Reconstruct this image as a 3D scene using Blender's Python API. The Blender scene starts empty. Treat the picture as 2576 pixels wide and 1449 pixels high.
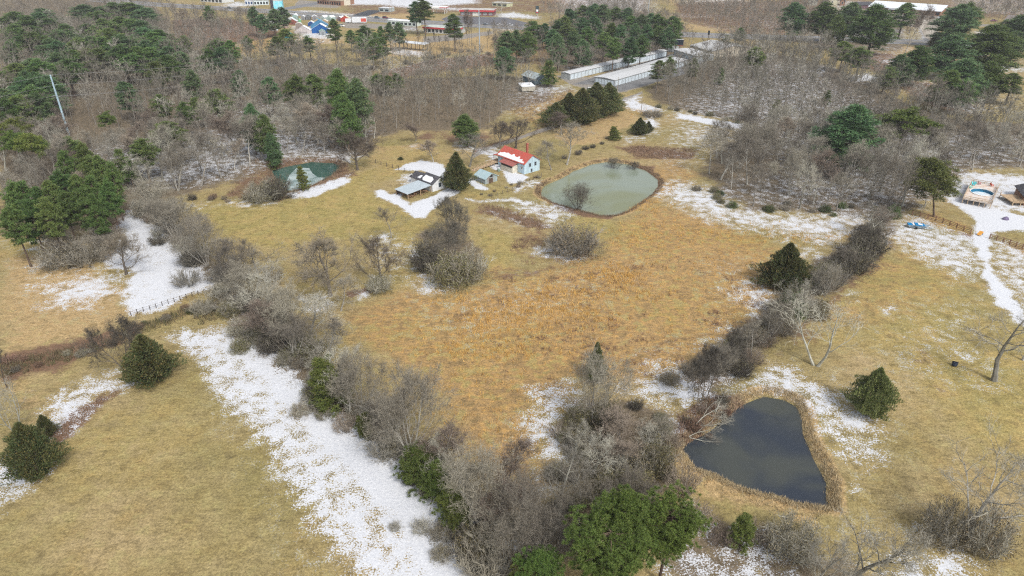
import bpy, bmesh, math, random
import numpy as np
from mathutils import Vector, Matrix
R = math.radians
sc = bpy.context.scene
C = sc.collection
# ------------------------------------------------------------------ camera, sky, sun
H = 70.0                       # height of the camera over the fields (m)
PITCH = R(28.4)                # tilt below the horizon
FPX = 1717.33                  # focal length in units of the measuring grid (2576 wide)
cam_d = bpy.data.cameras.new('camera'); cam = bpy.data.objects.new('camera', cam_d); C.objects.link(cam)
cam.location = (0, 0, H); cam.rotation_euler = (math.pi/2 - PITCH, 0, 0)
cam_d.lens = 24.0; cam_d.sensor_width = 36.0; cam_d.clip_start = 1.0; cam_d.clip_end = 20000
sc.camera = cam
SUN_EL, SUN_AZ = 48.0, 150.0   # high, thinly veiled sun behind and right of the viewer
w = bpy.data.worlds.new("World"); sc.world = w; w.use_nodes = True
nt = w.node_tree
bg = nt.nodes['Background']
sky = nt.nodes.new('ShaderNodeTexSky'); sky.sky_type = 'NISHITA'; sky.sun_disc = False
sky.sun_elevation = R(SUN_EL); sky.sun_rotation = R(SUN_AZ); sky.air_density = 1.0; sky.dust_density = 3.0; sky.ozone_density = 1.0
hs = nt.nodes.new('ShaderNodeHueSaturation'); hs.inputs['Saturation'].default_value = 0.32
nt.links.new(sky.outputs[0], hs.inputs['Color']); nt.links.new(hs.outputs[0], bg.inputs['Color'])
bg.inputs['Strength'].default_value = 0.13
sun_d = bpy.data.lights.new('sun', 'SUN'); sun = bpy.data.objects.new('sun', sun_d); C.objects.link(sun)
sun_d.energy = 1.5; sun_d.angle = R(10); sun_d.color = (1.0, 0.95, 0.88)
a = R(SUN_AZ); e = R(SUN_EL)
sd = Vector((math.sin(a)*math.cos(e), math.cos(a)*math.cos(e), math.sin(e)))   # towards the sun
sun.rotation_euler = sd.to_track_quat('Z', 'Y').to_euler()
sc.view_settings.view_transform = 'Standard'; sc.view_settings.look = 'None'
sc.view_settings.exposure = 0.68; sc.view_settings.gamma = 1.0
sc.cycles.max_bounces = 5; sc.cycles.diffuse_bounces = 3; sc.cycles.glossy_bounces = 2; sc.cycles.transmission_bounces = 2
sc.cycles.volume_bounces = 0; sc.cycles.use_denoising = False; sc.cycles.use_adaptive_sampling = False; sc.cycles.pixel_filter_type = 'BLACKMAN_HARRIS'; sc.cycles.filter_width = 1.2

# ------------------------------------------------------------------ measuring: a point of the survey grid to a point on the land
CT, ST = math.cos(PITCH), math.sin(PITCH)
def P(dx, dy, z=0.0):
    yu = 724.5 - dy
    d = (dx - 1288.0, FPX*CT + yu*ST, yu*CT - FPX*ST)
    t = (z - H)/d[2]
    return Vector((d[0]*t, d[1]*t, z))
def XY(s, z=0.0):
    return [P(float(q.split(',')[0]), float(q.split(',')[1]), z).xy for q in s.split()]
def px_m(dy):                  # grid units per metre at that row
    return (FPX*ST - (724.5-dy)*CT)/H

# ------------------------------------------------------------------ bookkeeping
def tag(o, label=None, cat=None, group=None, kind=None):
    if label: o['label'] = label
    if cat: o['category'] = cat
    if group: o['group'] = group
    if kind: o['kind'] = kind
    return o
def link(o, parent=None):
    C.objects.link(o)
    if parent is not None: o.parent = parent
    return o
def empty(name, loc=(0, 0, 0), rz=0.0, label=None, cat=None, group=None, scale=None):
    o = bpy.data.objects.new(name, None); o.empty_display_size = 0.3
    o.location = loc; o.rotation_euler = (0, 0, rz)
    if scale: o.scale = scale
    link(o); return tag(o, label, cat, group)
def mesh_np(name, V, F, mats=None, smooth=False):
    """V (n,3), F (m,k) with k 3 or 4 -> mesh datablock"""
    V = np.asarray(V, np.float32); F = np.asarray(F, np.int32); k = F.shape[1]
    me = bpy.data.meshes.new(name)
    me.vertices.add(len(V)); me.vertices.foreach_set('co', V.ravel())
    me.loops.add(F.size); me.loops.foreach_set('vertex_index', F.ravel())
    me.polygons.add(len(F)); me.polygons.foreach_set('loop_start', np.arange(0, F.size, k, dtype=np.int32))
    me.polygons.foreach_set('use_smooth', np.full(len(F), smooth))
    me.update(calc_edges=True)
    for m in (mats or []): me.materials.append(m)
    return me

# ------------------------------------------------------------------ materials
MATS = {}
def nodes_of(name, rough=0.8, spec=0.3):
    m = bpy.data.materials.new(name); m.use_nodes = True
    t = m.node_tree; b = t.nodes['Principled BSDF']
    b.inputs['Roughness'].default_value = rough
    b.inputs['Specular IOR Level'].default_value = spec
    return m, t, b
class N:
    """tiny node-tree writer"""
    def __init__(s, t): s.t = t
    def new(s, typ, **kw):
        n = s.t.nodes.new(typ)
        for k, v in kw.items(): setattr(n, k, v)
        return n
    def put(s, sock, v):
        if v is None: return
        if hasattr(v, 'is_output'): s.t.links.new(v, sock)
        elif isinstance(v, tuple) and len(v) == 3 and sock.type == 'RGBA': sock.default_value = (*v, 1)
        else: sock.default_value = v
    def math(s, op, a, b=0.0, c=None, clamp=False):
        n = s.new('ShaderNodeMath', operation=op, use_clamp=clamp)
        s.put(n.inputs[0], a); s.put(n.inputs[1], b)
        if c is not None: s.put(n.inputs[2], c)
        return n.outputs[0]
    def mix(s, f, a, b, mode='MIX'):
        n = s.new('ShaderNodeMix', data_type='RGBA', blend_type=mode); n.clamp_factor = True
        s.put(n.inputs[0], f); s.put(n.inputs[6], a); s.put(n.inputs[7], b)
        return n.outputs[2]
    def noise(s, vec, scale, detail=3.0, rough=0.55, dist=0.0):
        n = s.new('ShaderNodeTexNoise'); s.put(n.inputs['Vector'], vec)
        n.inputs['Scale'].default_value = scale; n.inputs['Detail'].default_value = detail
        n.inputs['Roughness'].default_value = rough; n.inputs['Distortion'].default_value = dist
        return n.outputs['Fac']
    def nz(s, vec, scale, detail=3.0, rough=0.55, dist=0.0, w=.17):
        n = s.new('ShaderNodeMapRange'); n.clamp = True
        s.put(n.inputs[0], s.noise(vec, scale, detail, rough, dist)); n.inputs[1].default_value = .5-w; n.inputs[2].default_value = .5+w
        return n.outputs[0]
    def ramp(s, f, lo, hi):
        n = s.new('ShaderNodeMapRange'); n.clamp = True; n.interpolation_type = 'SMOOTHSTEP'
        s.put(n.inputs[0], f); n.inputs[1].default_value = lo; n.inputs[2].default_value = hi
        return n.outputs[0]
    def attr(s, name):
        return s.new('ShaderNodeAttribute', attribute_name=name).outputs['Fac']
    def pos(s): return s.new('ShaderNodeNewGeometry').outputs['Position']
    def obj(s): return s.new('ShaderNodeTexCoord').outputs['Object']
    def rnd(s): return s.new('ShaderNodeObjectInfo').outputs['Random']
    def isl(s): return s.new('ShaderNodeNewGeometry').outputs['Random Per Island']
    def bump(s, h, strength, dist=0.1):
        n = s.new('ShaderNodeBump'); n.inputs['Strength'].default_value = strength; n.inputs['Distance'].default_value = dist
        s.put(n.inputs['Height'], h); return n.outputs[0]
def surf(name, col, rough=0.75, spec=0.3, var=0.12, scale=1.5, col2=None, metal=0.0, streak=False, bump=0.0):
    """weathered plain surface: two close colours mixed by noise"""
    if name in MATS: return MATS[name]
    m, t, b = nodes_of(name, rough, spec); n = N(t)
    v = n.obj()
    if streak:
        mp = n.new('ShaderNodeMapping'); n.put(mp.inputs[0], v); mp.inputs['Scale'].default_value = (1, 1, 0.15); v = mp.outputs[0]
    f = n.noise(v, scale, 5.0, 0.65)
    c2 = col2 or tuple(max(0, c*(1-2.2*var)) for c in col)
    c1 = tuple(min(1, c*(1+var)) for c in col)
    n.put(b.inputs['Base Color'], n.mix(n.ramp(f, 0.33, 0.67), c1, c2))
    b.inputs['Metallic'].default_value = metal
    if bump: n.put(b.inputs['Normal'], n.bump(f, bump))
    MATS[name] = m; return m
def s2l(r, g, b):
    f = lambda c: (c/255/12.92) if c <= 10 else ((c/255+0.055)/1.055)**2.4
    return (f(r), f(g), f(b))

# ------------------------------------------------------------------ the land: one sheet with land-cover weights
rows = [-400, -150, -40, 0, 15, 28, 38]
y = 44.0
while y < 1000: rows.append(y); y *= 1.0062
rows += [1030, 1090, 1200, 1400, 1800, 2500, 4000]
rows = np.array(rows, float)
NC = 620
u = np.linspace(-1, 1, NC)
wid = np.where(rows < 44, 90.0, 45 + 0.80*np.abs(rows)); wid[rows > 1000] *= np.linspace(1.1, 2.5, (rows > 1000).sum())
wid[rows < 20] = 400
GX = u[None, :]*wid[:, None]; GY = np.repeat(rows[:, None], NC, 1)
gp = np.stack([GX.ravel(), GY.ravel()], 1)
NR = len(rows)
def poly_sd(pts, poly):
    """signed distance (m), positive inside"""
    poly = np.asarray(poly, float); a = poly; b = np.roll(poly, -1, 0)
    d2 = np.full(len(pts), 1e18); ins = np.zeros(len(pts), bool)
    for (ax, ay), (bx, by) in zip(a, b):
        ex, ey = bx-ax, by-ay; px, py = pts[:, 0]-ax, pts[:, 1]-ay
        tt = np.clip((px*ex+py*ey)/(ex*ex+ey*ey+1e-12), 0, 1)
        d2 = np.minimum(d2, (px-tt*ex)**2 + (py-tt*ey)**2)
        c = ((ay > pts[:, 1]) != (by > pts[:, 1]))
        xi = ax + (pts[:, 1]-ay)*ex/np.where(abs(ey) < 1e-9, 1e-9, ey)
        ins ^= c & (pts[:, 0] < xi)
    d = np.sqrt(d2); return np.where(ins, d, -d)
def in_poly(p, poly):
    x, y = p; r = False; n = len(poly)
    for i in range(n):
        ax, ay = poly[i]; bx, by = poly[i-1]
        if (ay > y) != (by > y) and x < (bx-ax)*(y-ay)/(by-ay)+ax: r = not r
    return r
def sd_bbox(poly, margin):
    q = np.asarray(poly); lo = q.min(0)-margin; hi = q.max(0)+margin
    return np.where((gp[:, 0] > lo[0]) & (gp[:, 0] < hi[0]) & (gp[:, 1] > lo[1]) & (gp[:, 1] < hi[1]))[0]
def smooth_noise(x, y, s, seed):
    r = np.random.default_rng(seed); z = 0
    for k in range(5):
        a = r.uniform(0, 6.28); fq = s*r.uniform(.6, 1.6)
        z = z + np.sin((x*np.cos(a)+y*np.sin(a))*fq + r.uniform(0, 6.28))
    return z/5
ATT = {k: np.zeros(len(gp)) for k in ('snow', 'gold', 'yellow', 'brown', 'litter', 'tan', 'gravel')}
def paint(layer, s, val=1.0, f=2.0, mode='max'):
    """one patch of land cover; f is the width of its soft edge in metres"""
    poly = XY(s); ix = sd_bbox(poly, f+1)
    if not len(ix): return
    sd = poly_sd(gp[ix], poly); X, Y = gp[ix, 0], gp[ix, 1]
    if layer == 'snow': f = f*(3.0 if val < 1 else 1.3)
    k_ = min(1.0, f/1.6)
    sd = sd + k_*(1.5*smooth_noise(X, Y, .22, 11) + 1.1*smooth_noise(X, Y, .7, 12) + .5*smooth_noise(X, Y, 1.9, 13))
    x = np.clip(sd/(2*f)+0.5, 0, 1); wgt = x*x*(3-2*x)*val
    A = ATT[layer]
    if mode == 'max': A[ix] = np.maximum(A[ix], wgt)
    elif mode == 'cut': A[ix] = A[ix]*(1-wgt)

# --- snow
SNOW = [  # density, edge, outline
 (.76, 1.0, "413,840 455,832 547,836 590,858 633,883 733,960 800,1026 859,1066 935,1109 985,1153 1019,1193 1075,1223 1119,1276 1139,1319 1172,1353 1199,1386 1200,1520 870,1520 853,1433 827,1383 800,1326 753,1276 727,1233 693,1193 683,1153 653,1113 627,1056 567,1033 537,999 520,930 480,895 447,876"),
 (1.30, 4.0, "480,845 547,842 590,865 633,890 733,965 800,1030 859,1070 935,1113 985,1157 1019,1197 1075,1227 1119,1280 1139,1323 1172,1357 1195,1390 1195,1520 1040,1520 1010,1420 970,1340 900,1240 830,1160 760,1090 690,1000 640,950 580,890 500,862"),
 (1.0, 1.5, "333,523 360,546 400,573 433,600 473,633 520,680 557,713 533,726 483,740 433,766 367,786 327,793 317,766 320,716 343,686 320,672 283,673 260,643 300,626 317,593 307,570 313,550 325,535"),
 (1.2, 3, "400,600 450,640 530,690 480,725 380,750 350,700 400,660 370,620"),
 (.7, 1.5, "85,668 120,640 147,637 180,655 135,675 100,678"), (.55, 1.2, "67,632 75,600 110,590 130,608 90,630"), (.75, 1, "107,637 140,615 160,613 140,632"),
 (.62, 1.5, "80,716 153,712 213,693 290,690 325,690 290,713 287,740 230,755 220,780 187,772 113,768 140,740 100,730"),
 (.85, 1.5, "120,764 150,738 220,705 280,700 270,735 200,755 170,765"),
 (.75, 1.5, "225,962 267,943 330,940 410,943 370,962 280,983 200,1029 160,1073 133,1089 140,1053 127,1026 167,996"),
 (.8, .8, "150,1060 200,1012 280,965 360,945 375,955 280,978 200,1022 160,1066 135,1082"),
 (.78, 1.2, "-40,1190 0,1172 30,1153 63,1162 100,1183 77,1213 40,1249 0,1282 -40,1300"),
 (1.2, .7, "940,478 961,474 981,488 1006,486 1008,497 1032,515 1059,505 1098,488 1131,472 1155,482 1129,496 1098,519 1079,531 1069,546 1049,546 1024,531 991,513 952,496"),
 (1.1, .8, "1000,425 1032,410 1059,402 1098,408 1118,417 1124,440 1127,453 1098,447 1075,437 1059,427 1036,429"),
 (.9, .8, "1008,453 1028,440 1062,453 1045,462"), (.6, .8, "1003,463 1040,458 1035,470 1012,470"),
 (1.2, .6, "1174,448 1184,450 1222,470 1228,478 1204,476 1176,460"),
 (1.2, .6, "1227,413 1245,406 1264,419 1258,430 1243,427"), (1.2, .6, "1258,428 1284,429 1321,441 1331,447 1305,461 1286,462 1274,449"),
 (.85, 1, "1210,384 1235,374 1252,380 1245,404 1227,406 1225,390"), (.6, 1.5, "1150,362 1205,372 1200,384 1152,376"), (.5, 1.5, "1022,366 1062,362 1070,372 1030,374"),
 (.85, .5, "1174,499 1196,505 1235,503 1294,498 1352,514 1352,519 1294,505 1235,510 1196,511"), (.7, 1, "1290,476 1346,452 1364,460 1320,474 1300,486"),
 (.55, 1.5, "1285,516 1340,510 1425,520 1430,540 1405,552 1380,572 1360,560 1342,546 1300,530"),
 (.4, 1, "1210,530 1260,533 1330,560 1340,570 1300,565 1250,548"),
 (.45, 1.5, "925,612 945,585 985,592 1000,615 1005,655 935,655"), (.8, 1, "940,588 985,596 982,606 948,600"),
 (.75, 1.2, "1045,623 1022,640 1043,668 1060,705 1038,710 1053,728 1092,738 1135,722 1152,714 1120,700 1085,690 1070,660 1062,640"),
 (.8, .8, "913,735 940,734 938,746 911,750"), (.6, 1.2, "755,750 800,742 835,760 822,790 790,795 775,775"),
 (.72, 1.3, "1332,632 1379,608 1420,620 1479,641 1450,655 1425,662 1375,648"),
 (.74, 3, "1655,482 1717,462 1767,475 1830,485 1850,523 1904,536 1970,542 2050,542 2134,536 2190,543 2185,572 2140,595 2084,615 2034,598 1967,582 1904,572 1850,565 1784,550 1740,525 1700,510"),
 (.85, 1.5, "1740,480 1790,500 1850,540 1904,548 1990,556 2090,552 2170,545 2150,562 2060,572 1960,566 1880,556 1800,530 1750,505"),
 (.38, 2, "1990,612 2075,635 2075,665 2010,645"), (.3, 2, "1900,570 2000,600 1985,612 1900,585"),
 (.62, 2, "1834,730 1900,697 1936,725 1957,766 1904,785 1877,760"), (.42, 2, "1770,880 1815,815 1862,822 1850,868 1800,880"),
 (.70, 2, "1575,985 1620,948 1717,926 1768,922 1864,934 1857,962 1784,975 1800,1010 1730,1032 1692,1020 1600,1002"),
 (.75, 1, "1700,1045 1745,1025 1760,1060 1720,1085 1700,1075"), (.35, 1.5, "1610,900 1650,890 1650,925 1615,925"),
 (.72, 1.5, "1940,918 1984,922 2037,958 2124,990 2137,1033 2212,1044 2204,1070 2180,1095 2134,1080 2067,1049 2033,1033 2000,1003 1930,988 1928,945"),
 (.85, 1, "2080,1035 2140,1035 2205,1048 2180,1085 2130,1070"),
 (.6, 1.3, "2087,1085 2110,1077 2160,1113 2207,1156 2170,1185 2130,1163 2097,1126"), (.42, 1.2, "2132,1213 2150,1207 2158,1262 2142,1262"),
 (.35, 1.5, "2130,740 2160,735 2160,752 2140,756"), (.4, .6, "2240,760 2262,778 2230,800 2215,780"), (.4, 1.2, "2375,885 2470,890 2510,930 2470,925 2400,900"), (.3, 2, "2450,950 2510,975 2480,985"),
 (.66, 1.3, "2310,1330 2325,1322 2417,1379 2490,1430 2490,1500 2255,1500 2250,1400 2300,1382 2330,1366"), (.35, 1, "2245,1338 2280,1336 2290,1365 2255,1362"),
 (.55, 2, "1690,1420 1745,1355 1800,1385 1930,1385 1960,1520 1690,1520"), (.8, 1.2, "1880,1366 1930,1349 1920,1399 1904,1449 1870,1440"), (.5, 1.5, "1700,1310 1720,1290 1775,1310 1760,1345 1720,1350"),
 (.8, 1.8, "1362,988 1425,966 1447,980 1409,1013 1395,1043 1445,1093 1440,1139 1419,1166 1392,1166 1350,1119 1325,1063 1372,1039"),
 (.5, 1.5, "1345,1199 1390,1205 1400,1250 1355,1262"), (.6, 1.2, "1480,1300 1530,1290 1520,1320 1480,1330"), (.6, 1.2, "1290,1375 1330,1380 1330,1420 1285,1415"),
 (.6, 2, "2237,576 2290,543 2350,560 2384,580 2450,593 2478,650 2472,706 2384,686 2317,650 2237,612"), (.3, 2, "2390,690 2440,700 2430,720 2390,712"),
 (1.25, 1.0, "2384,508 2430,505 2500,524 2590,548 2660,570 2660,610 2576,584 2500,582 2487,600 2488,643 2500,690 2526,716 2566,775 2590,830 2560,810 2517,762 2478,712 2470,656 2452,606 2454,576 2445,550 2417,526"),
 (.55, 2, "2492,596 2600,630 2640,800 2570,790 2524,712 2499,690 2490,640"),
 (.85, 1.5, "2405,450 2440,432 2640,445 2640,530 2500,526 2400,512 2370,490"),
 (1.2, .8, "1700,284 1775,298 1877,314 1876,327 1817,320 1775,311 1706,296"),
 (.9, 1, "1570,255 1608,236 1615,245 1600,258 1654,270 1668,282 1624,284 1581,275"), (.9, .8, "1624,291 1650,288 1650,318 1640,324 1626,310"),
 (.45, 4, "1717,305 1870,326 1865,350 1760,372 1690,360"), (.5, 2, "1570,345 1660,325 1640,345 1580,360"),
 (.52, 4, "253,372 367,350 533,330 683,320 767,330 860,370 890,395 860,405 760,398 683,412 600,440 500,462 350,470 300,467 277,410"),
 (.3, 5, "430,300 700,240 900,300 950,340 860,360 600,330"),
 (1.0, 1, "725,490 790,472 850,447 887,433 882,458 840,475 780,495 738,499"), (.65, 1.2, "760,405 850,388 895,392 880,408 820,402"),
 (.55, 1.5, "560,512 610,500 680,503 690,515 620,520"), (.4, 1.5, "440,520 520,508 530,522 450,530"),
 (.42, 6, "1690,300 1760,230 1900,150 2050,170 2180,250 2330,330 2576,340 2576,410 2440,425 2330,500 2230,525 2000,520 1880,505 1850,470 2000,420 1900,350 1870,300"),
 (.8, 3, "2030,180 2080,165 2090,178 2040,190"), (.85, 3, "2130,196 2180,185 2230,198 2210,208 2140,205"), (.75, 3, "2330,230 2400,245 2475,275 2440,282 2380,262"), (.6, 2, "2210,152 2280,148 2290,156 2230,158"), (.6, 2, "2380,160 2400,160 2400,168"),
 (.9, 3, "2455,80 2545,78 2545,106 2462,108"), (.5, 4, "2480,160 2640,170 2640,185 2500,180"),
 (.45, 6, "1400,-10 1640,-12 1650,30 1420,36"), (.5, 6, "1700,-10 1900,-20 1880,12 1720,10"), (.45, 6, "2100,0 2190,5 2180,40 2080,34"), (.3, 6, "2380,-10 2640,-10 2640,40 2400,30"), (.4, 6, "2120,70 2290,74 2290,105 2130,100"), (.5, 4, "1240,66 1300,70 1300,78 1240,76"), (.5, 4, "1000,70 1060,72 1060,80 1000,78"),
 (.9, 4, "857,-30 1200,-30 1200,8 1035,20 960,12 859,12"), (.8, 4, "1075,14 1150,20 1250,38 1180,28 1090,22"), (.85, 3, "1249,36 1290,30 1352,42 1350,48 1300,45 1255,46"),
 (.8, 3, "745,30 790,30 860,38 950,46 1000,52 980,46 900,37 850,33 800,27 760,26"), (.75, 3, "560,12 600,4 645,14 580,18"), (.8, 3, "735,66 820,72 825,80 740,74"), (.8, 3, "760,78 830,82 850,98 750,96"), (.5, 4, "690,95 820,100 820,108 700,106"),
 (.75, 3, "975,120 1070,130 1065,142 985,134"), (.6, 3, "640,38 720,40 720,60 660,62"), (.35, 6, "440,100 520,95 500,118 440,118"), (.4, 5, "1700,35 1800,38 1800,46 1720,44"), (.35, 6, "1880,40 2000,50 1990,75 1900,75"), (.7, 4, "2300,55 2350,60 2340,95 2320,100 2310,75"),
 (.5, 2, "1330,220 1420,214 1440,226 1400,240 1340,250"), (.4, 3, "1420,170 1470,165 1480,178 1430,182"), (.35, 3, "1600,150 1640,150 1630,165"),
 (.5, 2, "570,735 600,745 625,790 605,800 580,775"), (.4, 2, "640,790 670,830 655,835"),
]
for d, f, s in SNOW: paint('snow', s, d, f)
SNOW_THIN = [(.17, 6, "2230,760 2480,720 2576,860 2560,1000 2300,990 2180,900"), (.20, 5, "1960,900 2240,960 2260,1080 2120,1200 2080,1000"), (.17, 6, "1750,640 2050,640 1960,800 1830,880 1640,960 1560,980 1600,900 1800,800"), (.2, 4, "1240,510 1440,510 1420,580 1200,560"),
 (.15, 8, "1000,740 1400,660 1640,640 1620,760 1200,900 1000,840"), (.22, 4, "1640,380 1880,330 1860,380 1760,420 1690,440"), (.2, 4, "560,1000 700,1180 860,1430 760,1430 640,1200 520,1040"), (.2, 4, "0,590 200,580 320,700 260,790 60,760"), (.22, 5, "2150,1330 2300,1300 2420,1430 2260,1449 2140,1420"), (.22, 5, "1300,1060 1460,960 1460,1240 1330,1300"), (.2, 4, "900,580 1080,600 1180,720 900,740"), (.25, 6, "1280,210 1440,215 1400,300 1270,290"), (.22, 8, "930,150 1240,130 1240,170 940,200"), (.18, 10, "1690,0 2080,0 2080,90 1760,80"), (.2, 8, "440,40 720,66 560,118 440,118"), (.2, 8, "2100,110 2600,120 2600,300 2400,280 2200,200")]
for d, f, q_ in SNOW_THIN: paint('snow', q_, d, f)
# --- grass and soil colours
for v, f, s in [
 (1, 6, "870,800 1000,745 1150,740 1230,690 1330,690 1420,650 1520,640 1560,560 1650,520 1700,530 1800,565 2000,640 1960,790 1850,860 1700,930 1600,960 1420,960 1330,1050 1380,1190 1340,1290 1250,1250 1180,1150 1120,1000 1000,920 900,870"),
 (.8, 4, "2300,520 2440,560 2455,600 2330,560"), (.8, 3, "2500,595 2640,640 2640,670 2510,615"), (.7, 5, "1490,470 1700,400 1760,440 1680,500 1600,540"),
 (.6, 6, "2240,620 2480,720 2420,760 2150,820 2080,800 2180,690"), (.7, 4, "1290,270 1440,225 1410,330 1300,300"), (.7, 4, "560,120 720,85 760,110 560,145")]: paint('gold', s, v, f)
for v, f, s in [
 (1, 5, "455,520 640,500 730,500 890,440 950,420 930,480 1040,550 1090,560 1080,620 1040,640 950,590 900,620 800,600 700,620 600,610 540,580"),
 (.8, 12, "2090,640 2300,620 2480,720 2600,900 2600,1100 2400,1100 2250,900 2100,850"), (.6, 10, "1380,760 1560,760 1700,840 1600,930 1450,900"), (.6, 10, "1500,640 1700,600 1900,640 1750,720"), (.8, 4, "1190,560 1300,590 1330,640 1250,690 1210,700 1190,620"), (.7, 4, "1170,480 1290,465 1300,500 1180,500"), (.9, 5, "1420,540 1560,560 1560,600 1440,590"),
 (.9, 8, "2290,880 2576,820 2700,900 2700,1150 2450,1130 2380,1020"), (.5, 6, "2160,800 2400,720 2450,800 2250,880"), (.8, 4, "0,590 130,600 120,640 0,650"), (.6, 4, "250,660 310,690 280,720 240,690"),
 (.7, 4, "890,690 1060,650 1050,720 900,760"), (.6, 5, "700,690 850,690 850,760 760,760"), (.6, 3, "560,120 720,85 700,110 560,130"), (.7, 3, "1290,88 1640,108 1640,118 1290,95"), (.5, 8, "2090,1100 2200,1190 2180,1330 2130,1280"),
 (.5, 10, "150,1100 450,960 620,1050 560,1100 300,1200 100,1300"), (.6, 4, "960,360 1130,380 1090,420 930,470 930,400")]: paint('yellow', s, v, f)
for v, f, s in [
 (.85, 4, "1200,515 1260,520 1340,548 1390,572 1360,580 1290,560 1210,535"), (.8, 7, "1560,372 1620,368 1760,378 1740,400 1600,395"), (.6, 7, "1360,520 1290,640 1330,660 1380,600 1400,560"), (.7, 4, "1230,690 1330,680 1430,640 1380,690 1260,710"),
 (.9, 3, "230,560 330,515 345,530 300,590 240,590"), (.8, 4, "2150,130 2250,135 2300,175 2240,190 2160,170"), (.8, 5, "2230,190 2450,230 2450,300 2330,270"), (1, 4, "930,190 1080,150 1240,135 1240,165 1080,180 960,215"),
 (.6, 12, "860,-20 1640,-20 1640,40 1240,30 860,40"), (.55, 14, "2080,-30 2700,-30 2700,60 2400,40 2080,20"), (.6, 8, "1240,90 1420,100 1420,165 1240,165"), (.62, 8, "1690,10 2080,0 2080,90 1850,90 1700,50"), (.9, 4, "430,50 560,45 700,70 700,90 560,120 440,120"), (.8, 2, "130,1080 230,1010 300,978 310,990 230,1035 150,1110"), (.9, 3, "0,900 330,820 330,860 150,920 0,960"),
 (.8, 1.5, "1360,480 1480,440 1520,405 1640,420 1665,460 1650,490 1620,515 1580,540 1530,550 1450,540 1390,518"), (.8, 2, "1690,1060 1760,1000 1860,990 1890,1010 1760,1110 1700,1160 1680,1120"), (.7, 4, "2000,800 2240,600 2260,625 2120,760 1960,900"), (.7, 3, "330,520 420,690 400,640"),
 (.9, 2, "1190,378 1290,345 1400,315 1400,322 1290,353 1200,386"), (.6, 3, "1050,330 1240,330 1220,360 1050,350"), (.7, 3, "640,395 860,395 900,440 700,510 560,500"), (1, 2, "880,738 1020,702 1022,707 885,745"), (.6, 5, "1290,1180 1350,1290 1250,1290 1180,1200"), (.8, 1.5, "2395,580 2440,590 2440,600"), (.9, 1, "2450,545 2640,590 2640,600 2460,555")]: paint('brown', s, v, f)
for v, f, s in [
 (1, 6, "0,120 450,110 560,150 700,150 860,165 950,165 930,200 1240,190 1400,200 1390,250 1270,280 1230,325 1000,330 950,350 930,390 870,400 690,395 650,440 430,500 330,520 250,570 0,590"),
 (1, 5, "1620,235 1700,170 1900,125 2030,150 2150,190 2280,260 2400,300 2700,320 2700,420 2440,425 2320,520 2230,540 2150,545 1990,535 1880,525 1840,490 1770,440 1780,390 1860,350 1880,310 1750,285 1680,270"),
 (1, 3, "340,530 420,560 600,700 760,860 900,1000 1060,1120 1240,1300 1330,1460 1200,1460 1150,1340 1000,1190 850,1050 730,950 620,860 560,750 400,570"),
 (.9, 3, "1440,1010 1560,1000 1700,1040 1690,1160 1640,1250 1500,1350 1330,1460 1260,1460 1330,1330 1440,1250 1460,1130"),
 (1, 3, "1720,930 1860,820 2000,700 2180,570 2240,540 2250,580 2120,720 1960,860 1880,920 1760,1000"), (.8, 3, "1680,1340 1900,1330 2050,1400 2250,1449 2250,1520 1680,1520"), (1, 6, "1400,60 1560,20 1720,60 1720,120 1640,165 1480,190 1390,170"), (.8, 5, "2000,20 2280,60 2270,130 2050,120"), (.7, 3, "1050,590 1150,560 1210,640 1130,690 1060,660"), (.8, 6, "0,0 380,0 440,60 430,130 0,130")]: paint('litter', s, v, f)
for v, f, s in [
 (.8, 6, "0,620 250,650 330,800 300,830 0,900"), (1, 4, "940,370 1060,360 1140,390 1060,420 960,440 930,410"), (1, 3, "1430,300 1560,270 1620,300 1500,360 1420,370 1400,340"), (1, 5, "560,118 700,88 850,95 860,108 700,120 560,150"), (1, 5, "860,40 1040,22 1060,40 1030,50 860,34"),
 (1, 5, "930,95 1250,85 1240,130 1080,140 940,140"), (1, 5, "2200,118 2600,112 2600,135 2320,165 2210,150"), (.6, 5, "1640,-30 1880,-30 1960,0 1800,24 1700,20"), (.7, 5, "1420,50 1700,58 2000,82 2000,92 1700,75 1400,64"), (.8, 2, "1690,1180 1760,1195 1900,1245 2080,1285 2060,1320 1880,1270 1700,1215"), (.8, 2, "2000,1010 2030,1020 2050,1130 2100,1250 2085,1285 2060,1200 2030,1120"), (.6, 4, "1390,800 1480,830 1500,870 1400,850"), (.5, 8, "0,960 200,960 150,1060 0,1150")]: paint('tan', s, v, f)
for v, f, s in [
 (1, .6, "1185,392 1215,374 1290,348 1390,315 1440,290 1545,255 1615,230 1618,235 1552,262 1445,297 1395,322 1295,355 1222,380 1195,398"), (1, 1, "1400,190 1480,195 1690,135 1770,130 1780,165 1740,178 1580,230 1530,240 1430,210"),
 (1, 2, "2200,25 2375,40 2385,52 2352,72 2350,92 2372,112 2330,112 2318,90 2310,70 2250,60 2200,50"), (1, 3, "750,0 860,10 850,20 740,16"), (1, 4, "1130,38 1270,46 1300,58 1130,54"), (.9, 3, "860,56 1050,66 1050,75 870,70"), (.9, 4, "1065,92 1170,86 1240,78 1235,88 1150,100 1060,110"), (.8, 4, "2440,60 2600,62 2600,70 2440,66"),
 (.8, .4, "1164,455 1185,440 1200,452 1178,462")]: paint('gravel', s, v, f)
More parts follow.
